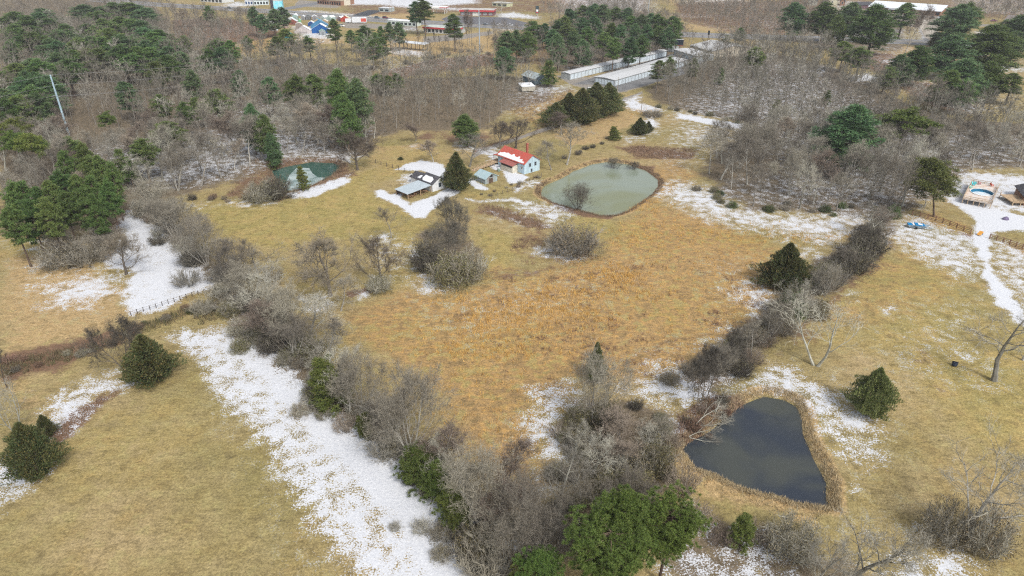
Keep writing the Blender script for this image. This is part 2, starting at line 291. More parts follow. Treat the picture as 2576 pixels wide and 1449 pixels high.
# keep snow off the woods' worn spots near the pale house drive
# --- ponds
POND_NEAR = "1880,1013 1924,998 1971,1006 2004,1023 2014,1046 2021,1099 2041,1146 2061,1183 2079,1219 2077,1249 2081,1273 2041,1271 1997,1263 1951,1246 1904,1236 1861,1223 1817,1203 1777,1186 1751,1179 1727,1146 1717,1133 1731,1116 1771,1093 1817,1063 1844,1033"
POND_MID = "1362,483 1366,472 1379,463 1419,447 1445,430 1492,413 1525,408 1575,413 1625,430 1655,453 1655,467 1642,486 1609,510 1575,533 1545,543 1509,543 1459,530 1392,510 1362,493"
POND_LEFT = "683,430 717,420 783,408 833,410 857,417 853,427 827,447 777,470 733,483 713,480 693,447"
GZ = np.zeros(len(gp))
rng = np.random.default_rng(5)
fade = np.clip((gp[:, 1]-44)/10, 0, 1)*np.clip((190-gp[:, 1])/60, 0, 1)
GZ += 0.10*smooth_noise(gp[:, 0], gp[:, 1], .35, 1)*fade + 0.05*smooth_noise(gp[:, 0], gp[:, 1], 1.1, 2)*fade
PZ = -0.45
for s, rim in ((POND_NEAR, .35), (POND_MID, .15), (POND_LEFT, .15)):
    poly = XY(s, PZ); ix = sd_bbox(poly, 9); sd = poly_sd(gp[ix], poly) + 0.25*smooth_noise(gp[ix, 0], gp[ix, 1], 1.3, 3)
    z = np.where(sd > 0, PZ - np.minimum(sd*.6, 1.4), np.where(sd > -1.6, PZ + (-sd)*(-PZ+rim)/1.6, rim*np.exp(-np.maximum(-sd-1.6, 0)/3.0)))
    GZ[ix] = np.where(sd > -1.6, z, GZ[ix]*np.clip((-sd-1.6)/3, 0, 1) + z)
    for k in ('snow',): ATT[k][ix] *= np.clip((-sd+0.1)/1.2, 0, 1)
    ATT['tan'][ix] = np.maximum(ATT['tan'][ix], np.clip(1.2-np.abs(sd+1.4)/1.6, 0, .9))
GV = np.stack([gp[:, 0], gp[:, 1], GZ], 1)
ii = np.arange(NR*NC).reshape(NR, NC)
GF = np.stack([ii[:-1, :-1], ii[:-1, 1:], ii[1:, 1:], ii[1:, :-1]], -1).reshape(-1, 4)

m, t, b = nodes_of('ground_cover', 0.95, 0.1); n = N(t)
pos = n.pos()
big = n.nz(pos, .035, 4, .55); mid = n.nz(pos, .17, 5, .62); fin = n.nz(pos, .8, 4, .65); gr = n.nz(pos, 2.6, 3, .65)
strk = n.new('ShaderNodeMapping'); n.put(strk.inputs[0], pos); strk.inputs['Scale'].default_value = (.45, 1.5, 1); strk.inputs['Rotation'].default_value = (0, 0, R(-14))
stn = n.nz(strk.outputs[0], 1.0, 4, .65)
def wsum(*q):
    o = None
    for f, k in q:
        x = n.math('MULTIPLY', f, k); o = x if o is None else n.math('ADD', o, x)
    return o
def edge(layer, soft=.22, sel=None):
    av = n.attr(layer)
    return n.ramp(n.math('SUBTRACT', av, sel or wsum((mid, .5), (fin, .3), (big, .2))), -soft, soft)
khaki, olive, straw = (.305, .225, .10), (.215, .19, .07), (.385, .295, .16)
blot = n.nz(pos, .42, 4, .6, .3, .13); sp = n.nz(pos, 5.5, 2, .6); s1 = n.nz(pos, 4.2, 2, .5); s2 = n.nz(pos, 9.0, 2, .5)
col = n.mix(mid, khaki, straw)
col = n.mix(n.math('MULTIPLY', big, .75), col, olive)
col = n.mix(edge('tan'), col, n.mix(fin, (.47, .345, .18), (.33, .225, .105)))
col = n.mix(edge('yellow', .45), col, n.mix(mid, (.38, .285, .115), (.27, .23, .08)))
gold = n.mix(mid, (.385, .262, .125), (.27, .182, .092)); gold = n.mix(n.math('MULTIPLY', n.ramp(n.math('SUBTRACT', big, blot), -.1, .5), .75), gold, (.31, .245, .085))
gold = n.mix(n.math('MULTIPLY', n.math('MULTIPLY', stn, fin), .8), gold, (.47, .27, .075))
col = n.mix(edge('gold', .45), col, gold)
col = n.mix(n.math('MULTIPLY', n.ramp(blot, .72, 1.0), .42), col, (.16, .125, .06))
col = n.mix(n.math('MULTIPLY', n.ramp(blot, .36, .04), .40), col, (.35, .30, .13))
col = n.mix(edge('brown', .25), col, n.mix(fin, (.235, .145, .09), (.125, .078, .052)))
col = n.mix(edge('litter', .3), col, n.mix(fin, (.235, .185, .125), (.10, .08, .055)))
col = n.mix(edge('gravel', .15, wsum((fin, .35), (gr, .3), (stn, .2))), col, n.mix(fin, (.34, .31, .27), (.20, .18, .155)))
tone = n.math('ADD', wsum((fin, .22), (gr, .46), (stn, .26), (sp, .34)), .28)
vm = n.new('ShaderNodeVectorMath', operation='SCALE'); n.put(vm.inputs[0], col); n.put(vm.inputs['Scale'], tone); col = vm.outputs[0]
sa = n.attr('snow'); se = n.math('MULTIPLY_ADD', sa, .62, .19)
sa2 = n.math('SUBTRACT', se, n.math('MULTIPLY', n.math('MULTIPLY', n.math('SUBTRACT', blot, .5), .38), n.ramp(sa, 1.3, .85)))
sn = n.ramp(n.math('SUBTRACT', sa2, wsum((s1, .48), (s2, .28), (fin, .14), (stn, .10))), -.08, .12)
sn = n.math('MULTIPLY', sn, n.ramp(sa, .03, .2))
col = n.mix(sn, col, n.mix(gr, (.64, .655, .68), (.50, .52, .56)))
n.put(b.inputs['Base Color'], col)
hgt = n.math('ADD', n.math('MULTIPLY', n.math('ADD', gr, fin), n.math('SUBTRACT', 1.3, n.math('MULTIPLY', sn, .7))), n.math('MULTIPLY', sn, .8))
n.put(b.inputs['Normal'], n.bump(hgt, .35, .10))
me = mesh_np('ground', GV, GF, [m], True)
for k, A in ATT.items():
    at = me.attributes.new(k, 'FLOAT', 'POINT'); at.data.foreach_set('value', A.astype(np.float32))
ground = bpy.data.objects.new('ground', me); link(ground); tag(ground, 'dry winter fields with melting snow patches and worn grass', 'ground', kind='structure')
def gz(x, y):                        # land height
    r = np.searchsorted(rows, y)-1; r = max(0, min(NR-2, r)); f = (y-rows[r])/(rows[r+1]-rows[r])
    out = 0
    for k, q in ((r, 1-f), (r+1, f)):
        c = (x/wid[k]+1)/2*(NC-1); c0 = int(max(0, min(NC-2, math.floor(c)))); out += q*(GZ[k*NC+c0]*(1-(c-c0)) + GZ[k*NC+c0+1]*(c-c0))
    return float(out)
def on(dx, dy): p = P(dx, dy); p.z = gz(p.x, p.y); return p

# ------------------------------------------------------------------ water
def flat(name, poly, z, mat, thick=None):
    bm = bmesh.new(); vs = [bm.verts.new((x, y, z)) for x, y in poly]; f = bm.faces.new(vs)
    if f.normal.z < 0: f.normal_flip()
    if thick:
        r = bmesh.ops.extrude_face_region(bm, geom=[f]); bmesh.ops.translate(bm, vec=(0, 0, thick), verts=[q for q in r['geom'] if isinstance(q, bmesh.types.BMVert)])
    bmesh.ops.triangulate(bm, faces=bm.faces[:]); bmesh.ops.recalc_face_normals(bm, faces=bm.faces[:])
    me = bpy.data.meshes.new(name); bm.to_mesh(me); bm.free(); me.materials.append(mat); o = bpy.data.objects.new(name, me); return link(o)
def grow_poly(poly, d):
    c = sum((Vector(p) for p in poly), Vector((0, 0)))/len(poly)
    return [tuple(Vector(p) + (Vector(p)-c).normalized()*d) for p in poly]
def water_mat(name, c1, c2, sc_, rough, spec=.5):
    m, t, b = nodes_of(name, rough, spec); n = N(t); p = n.pos()
    n.put(b.inputs['Base Color'], n.mix(n.ramp(n.noise(p, sc_, 3, .5, .6), .38, .62), c1, c2)); b.inputs['IOR'].default_value = 1.33
    n.put(b.inputs['Normal'], n.bump(n.noise(p, 1.6, 3, .5), .03, .05)); return m
o = flat('pond_water', grow_poly(XY(POND_NEAR, PZ), 1.2), PZ, water_mat('dark_pond', (.030, .038, .052), (.058, .064, .058), .08, .04)); tag(o, 'dark blue-black pond in the lower right field', 'pond', kind='structure')
o = flat('pond_water', grow_poly(XY(POND_MID, PZ), 1.2), PZ, water_mat('milky_pond', (.205, .24, .19), (.175, .19, .10), .05, .03)); tag(o, 'milky green pond beside the red roofed house', 'pond', kind='structure')
o = flat('pond_water', grow_poly(XY(POND_LEFT, PZ), 1.2), PZ, water_mat('green_pond', (.035, .085, .07), (.05, .105, .08), .1, .05)); tag(o, 'small dark green pond half frozen at the edge of the left wood', 'pond', kind='structure')
o = flat('pond_ice', XY("748,421 778,423 786,436 800,446 818,447 803,458 775,471 745,481 722,479 714,470 722,455 728,440", PZ), PZ+.004, surf('ice', (.38, .45, .45), .3, .5, .1, .25, (.16, .23, .22))); tag(o, 'pale grey sheet of ice floating on the small dark green pond', 'ice', kind='structure')

# ------------------------------------------------------------------ roads
def strip(name, line, width, z, mat):
    """a paved strip along a polyline of land points"""
    pts = [Vector((p[0], p[1])) for p in line]; V = []; F = []
    for i, p in enumerate(pts):
        d = (pts[min(i+1, len(pts)-1)] - pts[max(i-1, 0)]).normalized(); nn = Vector((-d.y, d.x))*width/2
        V += [(p.x+nn.x, p.y+nn.y, z), (p.x-nn.x, p.y-nn.y, z)]
        if i: F.append((2*i-2, 2*i-1, 2*i+1, 2*i))
    me = mesh_np(name, V, F, [mat]); bm = bmesh.new(); bm.from_mesh(me); bmesh.ops.recalc_face_normals(bm, faces=bm.faces[:])
    if bm.faces[:][0].normal.z < 0: bmesh.ops.reverse_faces(bm, faces=bm.faces[:])
    bm.to_mesh(me); bm.free(); return link(bpy.data.objects.new(name, me))
asph = surf('asphalt', (.20, .20, .21), .9, .2, .10, .08, (.15, .15, .155)); line_y = surf('road_paint_yellow', (.55, .40, .08), .7); line_w = surf('road_paint_white', (.75, .75, .72), .7)
HW = [P(*q).xy for q in ((240, 0), (420, 13), (690, 29), (860, 43), (1000, 53), (1130, 60), (1400, 73), (1800, 90), (2130, 99), (2460, 112), (2760, 122))]
tag(strip('highway_road', HW, 24, .05, asph), 'grey multi-lane highway crossing the top of the view', 'road', kind='structure')
def offs(line, d):
    out = []
    for i, p in enumerate(line):
        q = (Vector(line[min(i+1, len(line)-1)]) - Vector(line[max(i-1, 0)])).normalized(); out.append((p[0]-q.y*d, p[1]+q.x*d))
    return out
for d, mm, wd in ((1.9, line_y, .35), (-1.9, line_y, .35), (10.6, line_w, .3), (-10.6, line_w, .3), (6, line_w, .2), (-6, line_w, .2)):
    tag(strip('road_marking', offs(HW, d), wd, .058, mm), 'painted line along the highway', 'road marking', 'highway lane lines', 'structure')
SIDE = [P(*q).xy for q in ((640, 30), (720, 22), (800, 8), (860, -6))]
tag(strip('side_road', SIDE, 14, .045, asph), 'grey side street branching behind the highway at upper left', 'road', kind='structure')
tag(strip('asphalt_pad', [P(*q).xy for q in ((904, 40), (945, 26))], 14, .062, surf('new_asphalt', (.05, .055, .065), .85)), 'dark blue-grey asphalt pad on the lawn beside the highway', 'asphalt', kind='structure')
lot = flat('storage_yard', XY("1440,212 1500,213 1548,224 1560,231 1740,182 1775,150 1690,136 1677,142"), .03, surf('yard_asphalt', (.17, .17, .17), .9, .2, .1, .2)); tag(lot, 'grey paved yard between the storage buildings', 'yard', kind='structure')
lot2 = flat('parking_lot', XY("1110,48 1130,40 1270,44 1330,58 1310,66 1130,58"), .066, surf('lot_asphalt', (.13, .13, .14), .9, .2, .1, .2)); tag(lot2, 'dark asphalt forecourt of the red fascia store', 'parking lot', kind='structure')
drive = flat('school_drive', XY("2195,46 2375,48 2384,54 2356,72 2350,88 2362,104 2345,107 2325,92 2316,72 2250,60 2196,58"), .07, surf('concrete', (.42, .38, .32), .85, .2, .08, .2)); tag(drive, 'pale concrete drive curving up to the long white roofed building', 'drive', kind='structure')
# ------------------------------------------------------------------ plant builders
class Geo:
    def __init__(s): s.V = []; s.F = []
    def tube(s, pts, rad, sides):
        base = len(s.V); n = len(pts)
        for i, p in enumerate(pts):
            d = (pts[min(i+1, n-1)] - pts[max(i-1, 0)]); d.normalize()
            x = d.orthogonal().normalized(); y = d.cross(x)
            for k in range(sides):
                a = 2*math.pi*k/sides; v = p + (x*math.cos(a) + y*math.sin(a))*rad[i]; s.V.append((v.x, v.y, v.z))
        for i in range(n-1):
            for k in range(sides):
                a, b = base+i*sides+k, base+i*sides+(k+1) % sides; c, d = a+sides, b+sides
                s.F.append((a, b, d)); s.F.append((a, d, c))
    def twig(s, p, q, w):
        d = (q-p).normalized(); x = d.orthogonal(); x.rotate(Matrix.Rotation(random.uniform(0, 6.28), 3, d)); x *= w/2
        i = len(s.V); s.V += [tuple(p-x), tuple(p+x), tuple(q)]; s.F.append((i, i+1, i+2))
    def tri(s, a, b, c):
        i = len(s.V); s.V += [tuple(a), tuple(b), tuple(c)]; s.F.append((i, i+1, i+2))
    def mesh(s, name, mat): return mesh_np(name, s.V, s.F, [mat])
def rv(k=1.0): return Vector((random.gauss(0, k), random.gauss(0, k), random.gauss(0, k)))
def tilt(d, ang, az):
    x = d.orthogonal().normalized(); x.rotate(Matrix.Rotation(az, 3, d)); return (d*math.cos(ang) + x*math.sin(ang)).normalized()
def wander(p, d, L, n, wob, trop):
    pts = [p.copy()]; st = L/n
    for i in range(n):
        d = (d + rv(wob) + Vector((0, 0, trop))).normalized(); p = p + d*st; pts.append(p.copy())
    return pts, d

def bark(name, c1, c2, sc_=1.2):
    if name in MATS: return MATS[name]
    m, t, b = nodes_of(name, .95, .05); n = N(t)
    c = n.mix(n.nz(n.obj(), sc_, 4), c1, c2)
    h = n.new('ShaderNodeHueSaturation'); r = n.rnd()
    n.put(h.inputs['Hue'], n.math('MULTIPLY_ADD', r, .03, .485)); n.put(h.inputs['Value'], n.math('MULTIPLY_ADD', r, .75, .62)); n.put(h.inputs['Color'], c)
    n.put(b.inputs['Base Color'], h.outputs[0]); MATS[name] = m; return m
def leafm(name, c1, c2, c3, hv=.05):
    """foliage: two greens in clumps, a third tint on some sprays, a drift from plant to plant"""
    if name in MATS: return MATS[name]
    m, t, b = nodes_of(name, .7, .2); n = N(t)
    c = n.mix(n.nz(n.obj(), .55, 3), c1, c2); c = n.mix(n.ramp(n.isl(), .72, .95), c, c3)
    h = n.new('ShaderNodeHueSaturation'); r = n.rnd()
    n.put(h.inputs['Hue'], n.math('MULTIPLY_ADD', r, hv, .5-hv/2)); n.put(h.inputs['Value'], n.math('MULTIPLY_ADD', n.math('FRACT', n.math('MULTIPLY', r, 7.3)), .5, .78)); n.put(h.inputs['Color'], c)
    n.put(b.inputs['Base Color'], h.outputs[0]); MATS[name] = m; return m
BARK = bark('grey_bark', (.38, .365, .33), (.21, .195, .17)); TWIG = bark('twig_bark', (0.265, 0.244, 0.202), (0.172, 0.153, 0.122), .3)
TWIG_P = bark('pink_twig_bark', (0.256, 0.210, 0.172), (0.176, 0.143, 0.113), .3); TWIG_G = bark('pale_twig_bark', (0.352, 0.339, 0.290), (0.238, 0.220, 0.180), .4); TWIG_D = bark('dark_twig_bark', (.14, .127, .105), (.09, .082, .068), .4)
PBARK = bark('pine_bark', (.14, .10, .075), (.08, .06, .05))
PINE = leafm('pine_needles', (0.073, 0.125, 0.037), (0.100, 0.152, 0.040), (0.144, 0.175, 0.050)); PINE_Y = leafm('bright_pine_needles', (.088, .128, .03), (.12, .148, .034), (.15, .15, .045))
PINE_B = leafm('blue_pine_needles', (0.067, 0.125, 0.058), (0.090, 0.150, 0.060), (0.126, 0.168, 0.060))
CEDAR = leafm('cedar_sprays', (0.061, 0.092, 0.035), (0.105, 0.111, 0.041), (0.169, 0.135, 0.049), .03); CEDAR_G = leafm('green_cedar_sprays', (0.058, 0.101, 0.039), (0.086, 0.122, 0.044), (0.111, 0.130, 0.052), .03)
OLIVE = leafm('olive_leaves', (.13, .13, .055), (.17, .155, .07), (.21, .17, .085)); GREENB = leafm('green_leaves', (.045, .085, .022), (.075, .105, .03), (.11, .115, .035))
BRUSH = leafm('brush_stems', (.23, .155, .105), (.16, .11, .08), (.28, .19, .12)); REED = leafm('dry_reed', (.52, .43, .27), (.42, .34, .20), (.58, .49, .32), .02); GOLDG = leafm('orange_broomsedge', (.62, .38, .11), (.52, .31, .095), (.68, .46, .16), .02)

def bare_tree(seed, h=10.0, spread=1.0, forks=5, fork_at=.28, stems=1, ang=(.45, .95), trop=.10, dens=1.0, r0=.17, tw=.034, lod=0, lean=0.0, limb_wob=.16):
    """trunk with limbs, and a crown of fine twigs"""
    random.seed(seed); T = Geo(); K = Geo()
    def twigs(pts, L, n, w):
        m = len(pts)-1
        for _ in range(n):
            k = random.uniform(.15, 1)*m; i = min(int(k), m-1); p = pts[i].lerp(pts[i+1], k-i)
            d = tilt((pts[i+1]-pts[i]).normalized(), random.uniform(.35, 1.0), random.uniform(0, 6.28)); d = (d + Vector((0, 0, trop*1.5))).normalized()
            l = L*random.uniform(.5, 1.15); q = p + d*l; K.twig(p, q, w)
            if lod == 0:
                for __ in range(2):
                    s0 = p.lerp(q, random.uniform(.25, .8)); K.twig(s0, s0 + tilt(d, random.uniform(.4, .9), random.uniform(0, 6.28))*l*random.uniform(.35, .65), w*.75)
    for st in range(stems):
        d0 = Vector((lean, 0, 1)).normalized() if stems == 1 else tilt(Vector((0, 0, 1)), random.uniform(.12, .5)*spread, 6.28*st/stems + random.uniform(-.4, .4))
        rr = r0*(1 if stems == 1 else .62); base = Vector((0, 0, -.15)) + (d0*Vector((1, 1, 0)))*.5
        tp, td = wander(base, d0, h*(.93 if stems == 1 else .9), 9, .07, .05)
        T.tube(tp, [rr*(1-i/9.6)**.8*(1.35 if i == 0 else 1) for i in range(10)], 6 if lod == 0 else 4)
        twigs(tp[5:], h*.11, int(26*dens), tw)
        nf = forks if stems == 1 else max(4, forks-1)
        for a in range(nf*2):
            f = fork_at + (.90-fork_at)*(a/(nf*2-1))**.9; k = f*9; i = min(int(k), 8); p = tp[i].lerp(tp[i+1], k-i)
            L = h*spread*.56*(1-.72*(f-fork_at)/(1-fork_at))*random.uniform(.75, 1.15); r = rr*.52*(1-f*.75)*random.uniform(.8, 1.1)
            d = tilt((tp[i+1]-tp[i]).normalized(), random.uniform(*ang), a*2.4 + random.uniform(-.4, .4))
            lp, ld = wander(p, d, L, 5, limb_wob, trop)
            T.tube(lp, [r*(1-.16*j) for j in range(6)], 4 if lod == 0 else 3)
            nb = 6 if lod == 0 else 3
            for b_ in range(nb):
                k2 = (.3 + .7*(b_+.5)/nb)*5; j = min(int(k2), 4); p2 = lp[j].lerp(lp[j+1], k2-j)
                L2 = L*.52*random.uniform(.7, 1.15); d2 = tilt((lp[j+1]-lp[j]).normalized(), random.uniform(.4, .95), random.uniform(0, 6.28))
                bp, bd = wander(p2, d2, L2, 3, .18, trop)
                K.tube(bp, [r*.42, r*.34, r*.24, r*.10], 3)
                if lod == 0:
                    for c_ in range(4):
                        k3 = random.uniform(.3, 1)*3; q = min(int(k3), 2); p3 = bp[q].lerp(bp[q+1], k3-q)
                        cp, cd = wander(p3, tilt((bp[q+1]-bp[q]).normalized(), random.uniform(.35, .9), random.uniform(0, 6.28)), L2*.55*random.uniform(.6, 1.1), 2, .2, trop)
                        K.tube(cp, [r*.2, r*.14, r*.05], 3); twigs(cp, max(.5, h*.085), int(4*dens + random.random()), tw)
                    twigs(bp, max(.5, h*.09), int(4*dens), tw)
                else: twigs(bp, h*.12, int(9*dens), tw*1.8)
    return T, K

def pine(seed, h=20.0, crown=.5, width=6.5, n=46, per=95, shape='round', nl=.55, nw=.085, lean=0.0, sub=0):
    random.seed(seed); T = Geo(); K = Geo()
    tp, _ = wander(Vector((0, 0, -.2)), Vector((lean, 0, 1)).normalized(), h, 10, .018, .03); r = .011*h + .05
    T.tube(tp, [r*(1-i/11)*(1.25 if i == 0 else 1) for i in range(11)], 7)
    c0 = 1-crown
    def clump(c, rad):
        flat_ = random.uniform(.75, 1.15)
        if sub:
            for _ in range(sub):
                d = rv().normalized(); d.z = abs(d.z)*.9 - .25; d.normalize(); c1 = c + Vector((d.x, d.y, d.z*flat_))*rad*random.uniform(.55, 1.05)
                for __ in range(per//sub):
                    e = (rv().normalized() + Vector((d.x*.5, d.y*.5, .7))).normalized(); q = c1 + e*nl*random.uniform(.7, 1.15); x = e.orthogonal().normalized(); x.rotate(Matrix.Rotation(random.uniform(0, 6.28), 3, e)); x *= nw; m_ = c1.lerp(q, .15)
                    K.tri(m_-x, m_+x, q)
            return
        for _ in range(per):
            d = rv().normalized(); d.z = abs(d.z)*.9 - .32; d.normalize(); rr = rad*random.random()**.45
            p = c + Vector((d.x*rr, d.y*rr, d.z*rr*flat_)); q = p + (d*.8 + rv(.35) + Vector((0, 0, .25))).normalized()*nl*random.uniform(.6, 1.2)
            x = (q-p).orthogonal().normalized(); x.rotate(Matrix.Rotation(random.uniform(0, 6.28), 3, (q-p).normalized())); x *= nw
            K.tri(p-x, p+x, q)
    for k in range(n):
        f = (k+.5)/n; z = c0 + (1-c0)*f
        if shape == 'round': prof = (math.sin(math.pi*min(1, .16+f*.84)**.8))**.65
        elif shape == 'cone': prof = (1-f)**.8*.95 + .08
        else: prof = max(.15, (1-abs(f-.62)/.62))**.5
        i = min(int(z*10), 9); p = tp[i].lerp(tp[i+1], z*10-i)
        L = width/2*prof*random.uniform(.55, 1.12); az = k*2.4 + random.uniform(-.5, .5); up = random.uniform(-.3, .55) if shape != 'cone' else random.uniform(.05, .4)
        d = Vector((math.cos(az), math.sin(az), up)).normalized()
        if L > .5:
            bp, bd = wander(p, d, L, 3, .1, .06); T.tube(bp, [r*.3, r*.22, r*.15, r*.07], 3)
        else: bp = [p, p+d*L*.4, p+d*L*.7, p+d*L]
        for t_ in ((.98, .62) if L > width*.2 else (.8,)):
            q = t_*3; j = min(int(q), 2); c = bp[j].lerp(bp[j+1], q-j) + rv(.12) + Vector((0, 0, random.gauss(0, .4)))
            clump(c, random.uniform(.5, .95)*min(1.15, (width/6.5)**.6)*(1.0 if t_ > .7 else .8))
    clump(tp[-1], .55*(width/6.5)**.6)
    return T, K

def cedar(seed, h=7.0, width=3.6, n=5200, bulge=.28, sz=.30, rough=.22):
    random.seed(seed); T = Geo(); K = Geo()
    T.tube([Vector((0, 0, -.2)), Vector((0, 0, h*.5)), Vector((0, 0, h*.93))], [.02*h+.04, .012*h, .02], 6)
    ph = [random.uniform(0, 6.28) for _ in range(6)]
    for _ in range(n):
        f = random.random()**1.15; z = h*(.04 + .96*f); az = random.uniform(0, 6.28)
        prof = (f/bulge)**.45 if f < bulge else ((1-f)/(1-bulge))**.9
        lump = 1 + rough*(math.sin(az*3+ph[0]+z*1.3) + math.sin(az*5+ph[1]-z*2.1) + .8*math.sin(z*4.2+ph[2]+az) + .6*math.sin(az*9+z*5+ph[3]) + .9*math.sin(az*13+ph[4]+z*.6))*.5
        rad = max(.03, width/2*prof*lump)*(1-.55*random.random()**2.2)
        p = Vector((rad*math.cos(az), rad*math.sin(az), z)) + rv(.05)
        d = Vector((math.cos(az)*.45, math.sin(az)*.45, .9)).normalized(); d = (d + rv(.3)).normalized(); l = sz*random.uniform(.6, 1.4)
        x = d.cross(rv()).normalized()*l*.2; K.tri(p-x, p+x, p+d*l)
    return T, K

def shrub(seed, h=3.0, width=4.0, stems=46, tw=.032, leaf=0, leafsz=.2, arch=.0, dens=1.0):
    """many-stemmed bush; leaf > 0 adds small leaves"""
    random.seed(seed); T = Geo(); K = Geo()
    for s_ in range(stems):
        a = random.uniform(0, 6.28); r = width*.5*random.random()**.6; b0 = Vector((math.cos(a)*r*.45, math.sin(a)*r*.45, -.1))
        d = Vector((math.cos(a)*r/width*1.5, math.sin(a)*r/width*1.5, 1)).normalized(); L = h*random.uniform(.7, 1.1)*math.sqrt(max(.25, 1-(r/(width*.62))**2))
        pts, dd = wander(b0, d, L, 4, .12, .03-arch); T.tube(pts, [.035, .028, .02, .014, .006], 3)
        for _ in range(int(20*dens)):
            k = random.uniform(.12, 1)*4; i = min(int(k), 3); p = pts[i].lerp(pts[i+1], k-i); l = h*.27*random.uniform(.5, 1.2)
            e = (tilt((pts[i+1]-pts[i]).normalized(), random.uniform(.3, 1.1), random.uniform(0, 6.28)) + Vector((0, 0, .12))).normalized(); q = p + e*l; T.twig(p, q, tw)
            s0 = p.lerp(q, random.uniform(.3, .8)); T.twig(s0, s0 + tilt(e, random.uniform(.4, .9), random.uniform(0, 6.28))*l*.5, tw*.8)
    for _ in range(leaf):
        a = random.uniform(0, 6.28); c = random.random(); rr = (random.random()**.33); s = math.sqrt(1-c*c); lump = 1 + .16*math.sin(a*4+c*5+seed) + .12*math.sin(a*7-c*6)
        p = Vector((math.cos(a)*s*rr*width/2*lump, math.sin(a)*s*rr*width/2*lump, (c*rr*.92+.04)*h*lump)); d = (rv(.6) + Vector((math.cos(a)*.4, math.sin(a)*.4, .6))).normalized(); x = d.cross(rv()).normalized()*leafsz*.4; l = leafsz*random.uniform(.6, 1.4)
        K.tri(p-x, p+x, p+d*l)
    return T, K

LIB = {}
def lib(key, TK, mt, mk, names=('trunk', 'crown')):
    T, K = TK; LIB[key] = [(nm, g.mesh(nm, mm)) for nm, g, mm in zip(names, (T, K), (mt, mk)) if g.F]
for i in range(5): lib(f'wood{i}', bare_tree(100+i, 10, .62+.05*i, 5, .34, 1, (.4, .85), .12, .95, .14, .027, 0, .1*(i-2), .19), BARK, TWIG)
for i in range(3): lib(f'pinkw{i}', bare_tree(120+i, 10, .66, 5, .25, 1, (.35, .75), .15, 1.15, .11, .026), BARK, TWIG_P)
for i in range(3): lib(f'pale{i}', bare_tree(140+i, 10, .85, 5, .22, 1, (.5, 1.05), .08, 1.0, .22, .025, 0, random.Random(i).uniform(-.3, .3), .22), bark('pale_bark', (.33, .325, .285), (.19, .18, .15)), TWIG_G)
for i in range(3): lib(f'fan{i}', bare_tree(160+i, 10, 1.0, 4, .2, 4+i, (.3, .7), .13, .95, .15, .026, 0, 0, .2), BARK, TWIG)
lib('oak0', bare_tree(180, 10, 1.15, 8, .2, 1, (.7, 1.15), .05, 1.9, .30, .034, 0, 0, .2), bark('dark_bark', (.17, .15, .125), (.10, .085, .07)), bark('brown_twig_bark', (.20, .17, .135), (.135, .115, .09), .3))
lib('oak1', bare_tree(181, 10, 1.25, 6, .18, 1, (.7, 1.2), .06, 1.0, .24, .022, 0, .12, .22), BARK, TWIG_G)
lib('darkt0', bare_tree(185, 10, .9, 6, .15, 3, (.5, 1.0), .06, 1.4, .2, .03), bark('dark_bark', (.17, .15, .125), (.10, .085, .07)), TWIG_D)
lib('sparse0', bare_tree(190, 10, .95, 4, .38, 1, (.5, 1.0), .05, .35, .26, .03, 0, .06, .24), bark('pale_bark', (.3, .3, .27), (.2, .19, .16)), TWIG_G)
lib('sparse1', bare_tree(191, 10, .8, 3, .3, 2, (.4, .9), .08, .3, .24, .03, 0, 0, .22), bark('pale_bark', (.3, .3, .27), (.2, .19, .16)), TWIG_G)
lib('thin0', bare_tree(192, 10, .42, 4, .45, 1, (.5, .95), .06, .35, .12, .03), bark('dark_bark', (.17, .15, .125), (.10, .085, .07)), TWIG_D)
lib('willow0', bare_tree(195, 10, 1.3, 4, .1, 7, (.25, .6), .10, .6, .16, .03), bark('dark_bark', (.17, .15, .125), (.10, .085, .07)), TWIG_D)
for i in range(3): lib(f'pinetall{i}', pine(200+i, 20, .55+.06*i, 6.6+.5*i, 70, 100, 'round'), PBARK, PINE)
for i in range(2): lib(f'pineblue{i}', pine(210+i, 20, .62+.1*i, 6.8, 74, 100, 'round'), PBARK, PINE_B)
for i in range(2): lib(f'pinebig{i}', pine(220+i, 20, .80, 8.6, 150, 85, 'round', .6, .085), PBARK, PINE_B if i else PINE)
for i in range(2): lib(f'pinecone{i}', pine(230+i, 8, .9, 4.2, 62, 100, 'cone', .5, .045, 0, 4), PBARK, PINE_Y if i == 0 else PINE)
lib('pinenear0', pine(240, 14, .55, 9, 104, 420, 'round', .42, .03, 0, 9), PBARK, leafm('deep_pine_needles', (0.083, 0.133, 0.030), (0.112, 0.163, 0.036), (0.158, 0.188, 0.045))); lib('pinenear1', pine(241, 15, .5, 8, 96, 420, 'mid', .42, .03, 0, 9), PBARK, leafm('mid_pine_needles', (.085, .125, .026), (.108, .145, .03), (.14, .16, .04)))
lib('pineflat', pine(250, 16, .32, 9, 40, 95, 'round'), PBARK, leafm('mid_pine_needles', (.085, .125, .026), (.108, .145, .03), (.14, .16, .04)))
lib('pineolive', pine(255, 12, .6, 8, 74, 110, 'round', .5, .06, .2), PBARK, leafm('olive_pine_needles', (.085, .105, .03), (.11, .125, .035), (.14, .14, .045)))
lib('pinebright', pine(251, 6, .92, 4.6, 56, 260, 'round', .42, .03, 0, 7), PBARK, PINE_Y)
